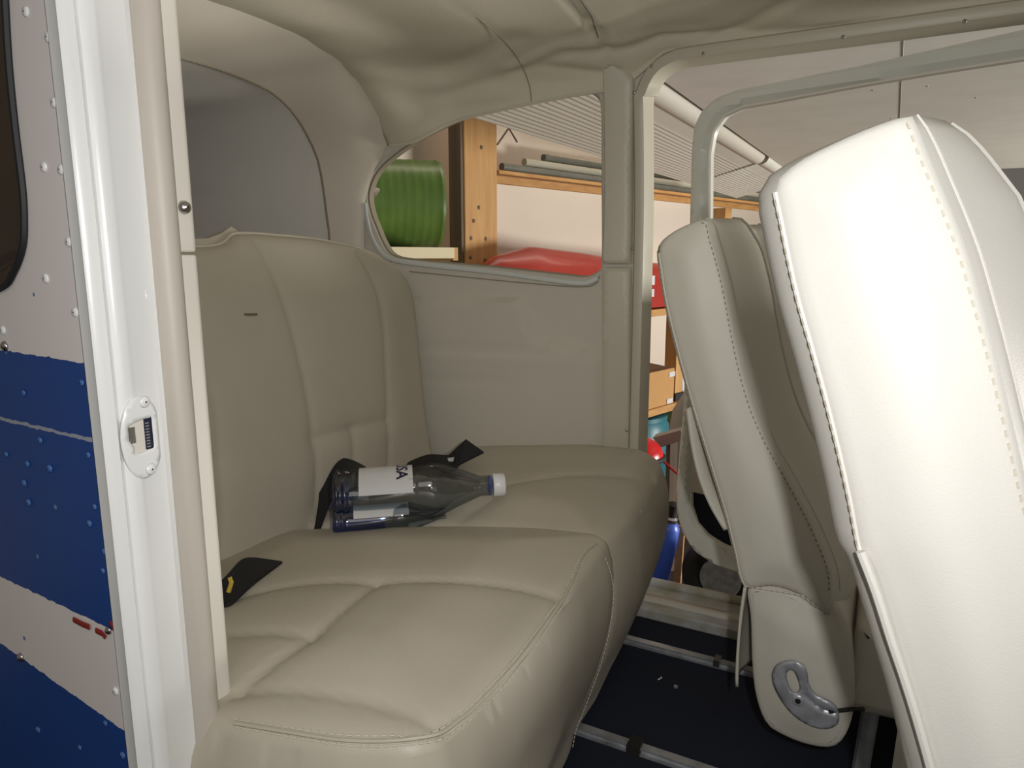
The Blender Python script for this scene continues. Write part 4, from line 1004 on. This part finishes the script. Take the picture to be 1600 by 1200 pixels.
for k in range(60):
    t = .05 + (LD - .10) * k / 59; prf.append((t, RD * (1 + (.008 * max(0, math.sin(t * 2 * math.pi / .042)) ** 3) + (.022 if abs(t - LD * .36) < .008 else 0))))
prf += [(LD - .03, RD), (LD - .015, RD * 1.02), (LD, RD)]
dr = thing('green_drum', 'green ribbed steel drum lying on its side on the shelf', 'drum', a)
keep(mesh('drum_shell', *lathe(prf, a, a + ax, 56), M['green'], sharp=25), dr)
nb_ = hw(586, 298, .26)[2]
keep(mesh('bung', *lathe([(0, .03), (.03, .03), (.035, .022), (.05, .02)], a + np.array([0, 0, .1]), a + np.array([0, 0, .1]) - ax, 20), M['steel']), dr)
sp2 = a + ax * (LD * .30)
tl = hw(578, 302, .68)[2]; t2 = hw(592, 297, .68)[2]
tag(mesh('spout_nozzle', *lathe([(0, .035), (np.linalg.norm(t2 - tl), .008)], tl, t2, 16), M['steel']), 'shiny metal nozzle in front of the green drum', 'nozzle')
# long rail shelf with pipes
zr0 = hw(850, 293, .28)[1]; zr1 = hw(850, 274, .28)[1]
rl = mesh('wall_rail', *join(wbox(wC + .004, 14, .22, .28, zr0 + .05, zr1), wbox(wC + .004, 14, .22, .25, zr0, zr0 + .045)), M['pineh'], smooth=False); bevel(rl, .004); tag(rl, 'long pine rail carrying pipes along the hangar wall', 'rail')
for wq in (hw(1130, 330, .2)[0],): mesh('rail_bracket', *wbox(wq, wq + .12, .02, .22, zr0 - .8, zr0), M['pine'], parent=rl, smooth=False)
pp = [(.257, .0225, 'darkpipe'), (.210, .0225, 'darkpipe'), (.25, .068, 'palepipe'), (.203, .068, 'darkpipe'), (.228, .113, 'darkpipe'), (.170, .122, 'palepipe'), (.163, .0225, 'darkpipe'), (.150, .068, 'darkpipe')]
lab = ['dark pipe resting foremost on the pine rail', 'dark pipe lying just behind the foremost one on the rail', 'pale pipe in the second layer on the pine rail', 'dark pipe in the second layer behind the pale one', 'dark pipe in the third layer of the rail stack', 'pale thick pipe topmost of the stack on the rail', 'dark pipe lying lowest against the hangar wall', 'dark pipe lying higher against the hangar wall']
for k, (o_, h_, mm) in enumerate(pp):
    p0 = wallpt(wC + .05 + .1 * k, o_, zr1 + h_); p1 = wallpt(12.5 - .3 * k, o_, zr1 + h_)
    tag(mesh('stored_pipe', *tube([p0, (p0 + p1) / 2 + (0, 0, -.004), p1], .022 if k != 5 else .03, 10), M[mm]), lab[k], 'pipe', 'pipes stored on the wall rail')
# red fibreglass hull on shelf
wr0, zr_, _ = hw(766, 414, .5); wr1 = hw(1046, 470, .5)[0]; zsh = hw(1015, 480, .5)[1]
zt1 = hw(860, 388, .5)[1]
rows = []
NL = 50
for t in np.linspace(0, 1, NL):
    w_ = wr0 - .22 + (wr1 - wr0 + .5) * t
    hgt = np.interp(t, [0, .03, .12, .25, .45, .62, 1], [.01, .10, .20, .235, .215, .19, .16]) * 1.0
    hgt = (zt1 - zsh) * hgt / .235
    wid = .17 * math.sin(min(1, t * 4 + .05) * math.pi / 2)
    rows.append([wallpt(w_, .455 + wid * math.cos(q), zsh + .01 + max(.004, hgt) * max(0, math.sin(q)) ** .6) for q in np.linspace(0, math.pi, 24)])
v, f = grid(rows); n = 24
hull = mesh('red_fairing', v, f + [tuple(range(n)), tuple(len(v) - n + k for k in range(n))], M['red'], sharp=60); tag(hull, 'long glossy red fibreglass fairing lying on the hangar shelf', 'fairing')
for (px, py, s) in ((1013, 438, .03), (1012, 458, .025)):
    w_, z_, p_ = hw(px, py, .65); o = mesh('decal_patch', *wbox(w_ - .07, w_ + .05, .655, .668, z_ - s, z_ + s), M['label'], parent=hull, smooth=False)
s1_ = mesh('shelf_board', *wbox(wr0 - .1, 9.5, .28, .66, zsh - .045, zsh), M['pineh'], smooth=False); bevel(s1_, .004); tag(s1_, 'pine shelf board under the red fairing', 'shelf')
# shelf upright
wu = hw(1057, 560, .55)[0]
up_ = mesh('shelf_upright', *wbox(wu, wu + .10, .45, .55, fz, zsh - .046), M['pine'], smooth=False); bevel(up_, .004); tag(up_, 'pine upright holding the hangar shelves right of the cardboard box', 'post')
# second shelf with the box
z2t = hw(1030, 637, .6)[1]
s2_ = mesh('shelf_board', *wbox(hw(960, 640, .6)[0] - .5, hw(1064, 640, .6)[0] + .6, .05, .60, z2t - .05, z2t), M['pineh'], smooth=False); tag(s2_, 'pine shelf board under the cardboard box', 'shelf')
wb1 = hw(1053, 600, .58)[0]; wb0 = wb1 - .62; zbt = hw(1020, 582, .58)[1]
cb = thing('cardboard_box', 'open brown cardboard box on the shelf seen through door gap', 'box', wallpt(wb0, .3, z2t))
keep(mesh('box_body', *join(wbox(wb0, wb1, .10, .58, z2t + .001, zbt)), M['card'], smooth=False), cb)
fl1 = [wallpt(wb0 + .1, .56, zbt), wallpt(wb1, .56, zbt), wallpt(wb1 - .30, .30, zbt + .085), wallpt(wb0, .30, zbt + .14)]
keep(mesh('box_flap', fl1 + [q + np.array([.01, .01, -.01]) for q in fl1], [(0, 1, 2, 3), (7, 6, 5, 4), (0, 1, 5, 4), (1, 2, 6, 5), (2, 3, 7, 6), (3, 0, 4, 7)], M['carddark'], smooth=False), cb)
for (px, py) in ((1052, 584), (1048, 632)):
    w_, z_, p_ = hw(px, py, .581); z_ = max(z_, z2t + .022); keep(mesh('tape', *wbox(w_ - .06, w_ + .02, .582, .585, z_ - .018, z_ + .018), M['label'], smooth=False), cb)
# small items right of the box
p = hw(1060, 622, .5)[2]
tag(mesh('spray_can', *lathe([(0, .045), (.01, .05), (.04, .05), (.05, .03), (.16, .012)], wallpt(hw(1058, 620, .5)[0] + .06, .5, z2t), wallpt(hw(1058, 620, .5)[0] + .06, .5, z2t + 1), 16), M['label']), 'white pointed can standing right of the cardboard box', 'can')
tag(mesh('black_gadget', *wbox(hw(1050, 628, .56)[0] + .03, hw(1062, 628, .56)[0] + .05, .5, .57, z2t + .001, z2t + .055), M['rubber'], smooth=False), 'small black gadget on the shelf right of the cardboard box', 'gadget')
# teal barrel below the shelf
wt = hw(1012, 670, .35)[0]; ztl = z2t - .10
rb = .26; cT = wallpt(wt - .25, .38, 0)
tb = thing('teal_barrel', 'teal plastic barrel under the cardboard box shelf', 'barrel', (cT[0], cT[1], ztl - .9))
keep(mesh('barrel_body', *lathe([(0, rb * .9), (.03, rb), (.3, rb * 1.03), (.31, rb * 1.06), (.33, rb * 1.06), (.34, rb * 1.03), (.6, rb * 1.03), (.61, rb * 1.06), (.64, rb * 1.03), (.85, rb), (.9, rb * .9)], (cT[0], cT[1], ztl - .9), (cT[0], cT[1], 5), 40), M['teal']), tb)
keep(mesh('barrel_lid', *lathe([(0, rb * .95), (.03, rb * .95), (.035, rb * .85)], (cT[0], cT[1], ztl - .002), (cT[0], cT[1], 5), 40), M['teal']), tb)
# low bench with red machine and plank, nearer than the shelves
yy = 3.3
def yp(px, py, y=yy): return pt(px, py, y=y)
p0 = yp(1022, 697); p1 = yp(1064, 676)
rows_ = [yp(1030, 700, 3.5), yp(1066, 688, 3.5), yp(1064, 672, 3.5), yp(1020, 684, 3.5)]
tag(mesh('grey_plank', rows_ + [q + np.array([-.02, .12, -.01]) for q in rows_], [(0, 1, 2, 3), (7, 6, 5, 4), (0, 1, 5, 4), (1, 2, 6, 5), (2, 3, 7, 6), (3, 0, 4, 7)], M['grey'], smooth=False), 'grey plank leaning behind the red machine', 'plank')
c_ = yp(1000, 712); rm = thing('red_machine', 'rounded red machine cover with black rim past the bench end', 'machine', c_)
rows = []
for q in np.linspace(0, math.pi * .5, 12): rows.append([c_ + np.array([.115 * math.sin(q) * math.cos(k) , .12 * math.sin(q) * math.sin(k), .095 * math.cos(q)]) for k in np.linspace(0, 2 * math.pi, 30)[:-1]])
v, f = grid(rows, close_v=True); keep(mesh('machine_cover', v, f, M['redm']), rm)
keep(mesh('machine_rim', *tube([c_ + np.array([.117 * math.cos(k), .122 * math.sin(k), -.004]) for k in np.linspace(0, 2 * math.pi, 40)[:-1]], .012, 8, True), M['rubber']), rm)
keep(mesh('machine_base', *lathe([(0, .10), (.15, .105), (c_[2] - fz - .02, .11)], c_ - np.array([0, 0, .01]), c_ - np.array([0, 0, 1]), 24), M['rubber']), rm)
tag(mesh('red_cable', *tube(catmull([yp(1030, 716), yp(1040, 724), yp(1050, 733), yp(1062, 744), yp(1075, 760)], 5), .006, 6), M['redm']), 'thin red cable hanging past the bench end', 'cable')
q0 = yp(1040, 770, 3.7); q1 = yp(1058, 786, 3.7)
wbn = mesh('wooden_crossbar', *box((q0 + q1) / 2 + (0, 0, 0), (.5, .06, abs(q0[2] - q1[2]) * .8)), M['pineh'], smooth=False); tag(wbn, 'short pine crossbar low between bench and open door', 'bar')
q0 = yp(1050, 690, 3.55); q1 = yp(1046, 870, 3.55)
tag(mesh('work_stand_leg', *tube([q0, np.array([q1[0], q1[1], fz])], .03, 4), M['wdark']), 'dark upright timber behind the red cable', 'post')
g0 = np.array([*yp(1062, 740, 3.9)[:2], fz]); 
sackp = lathe([(0, .16), (.03, .19), (.25, .2), (.5, .17), (.62, .10), (.64, .02)], (g0[0] + .12, g0[1], yp(1060, 770, 3.9)[2]), (g0[0] + .12, g0[1], 9), 24)
tag(mesh('grey_sack', *sackp, M['grey']), 'dull grey rounded sack beyond the open door edge', 'sack')
# blue canister
cb0 = pt(1030, 930, z=fz + .02); cd0 = np.linalg.norm(cb0[:2])
yb_ = cb0[1]; topb = pt(1047, 812, y=yb_); botb = pt(1022, 925, y=yb_)
r_b = .055
bc = thing('blue_canister', 'slim blue canister with silver neck ring leaning past the bench', 'canister', botb)
La = float(np.linalg.norm(topb - botb))
keep(mesh('canister_body', *lathe([(0, r_b * .7), (.02, r_b), (La * .6, r_b * 1.05), (La * .9, r_b), (La * .97, r_b * .7), (La, r_b * .45)], botb, topb, 28), M['blue']), bc)
dirb = (topb - botb) / La
keep(mesh('neck_ring', *lathe([(0, r_b * .62), (.02, r_b * .66), (.03, r_b * .5)], topb - dirb * .01, topb + dirb, 24), M['steel']), bc)
keep(mesh('canister_cap', *lathe([(0, r_b * .5), (.06, r_b * .55), (.07, r_b * .3)], topb + dirb * .02, topb + dirb * 2, 24), M['rubber']), bc)
p0 = pt(1063, 852, y=yb_ + .05); p1 = pt(1059, 912, z=fz)
bt = mesh('wooden_batten', *sweep([p0 + (0, 0, .1), pt(1058, 914, y=yb_ + .05)], [(-.018, -.01), (.018, -.01), (.018, .01), (-.018, .01)], up=(0, 1, 0)), M['pineh'], smooth=False); tag(bt, 'narrow orange wooden batten standing right of the blue canister', 'batten')
# landing wheel under the plane
wc = pt(1128, 900, z=fz + .19)
wh = thing('landing_wheel', 'dark landing wheel seen low beneath the open door', 'wheel', (wc[0], wc[1], fz))
Pw = [wc + np.array([.14 * math.cos(k), 0, .14 * math.sin(k)]) for k in np.linspace(0, 2 * math.pi, 40)[:-1]]
keep(mesh('tyre', *tube(Pw, .05, 12, True, up=(0, 1, 0)), M['rubber']), wh)
keep(mesh('rim', *lathe([(0, .095), (.02, .10), (.06, .10), (.08, .095)], wc - np.array([0, .04, 0]), wc + np.array([0, 1, 0]), 28), M['alu']), wh)
# door post of brown ply beyond the far seat
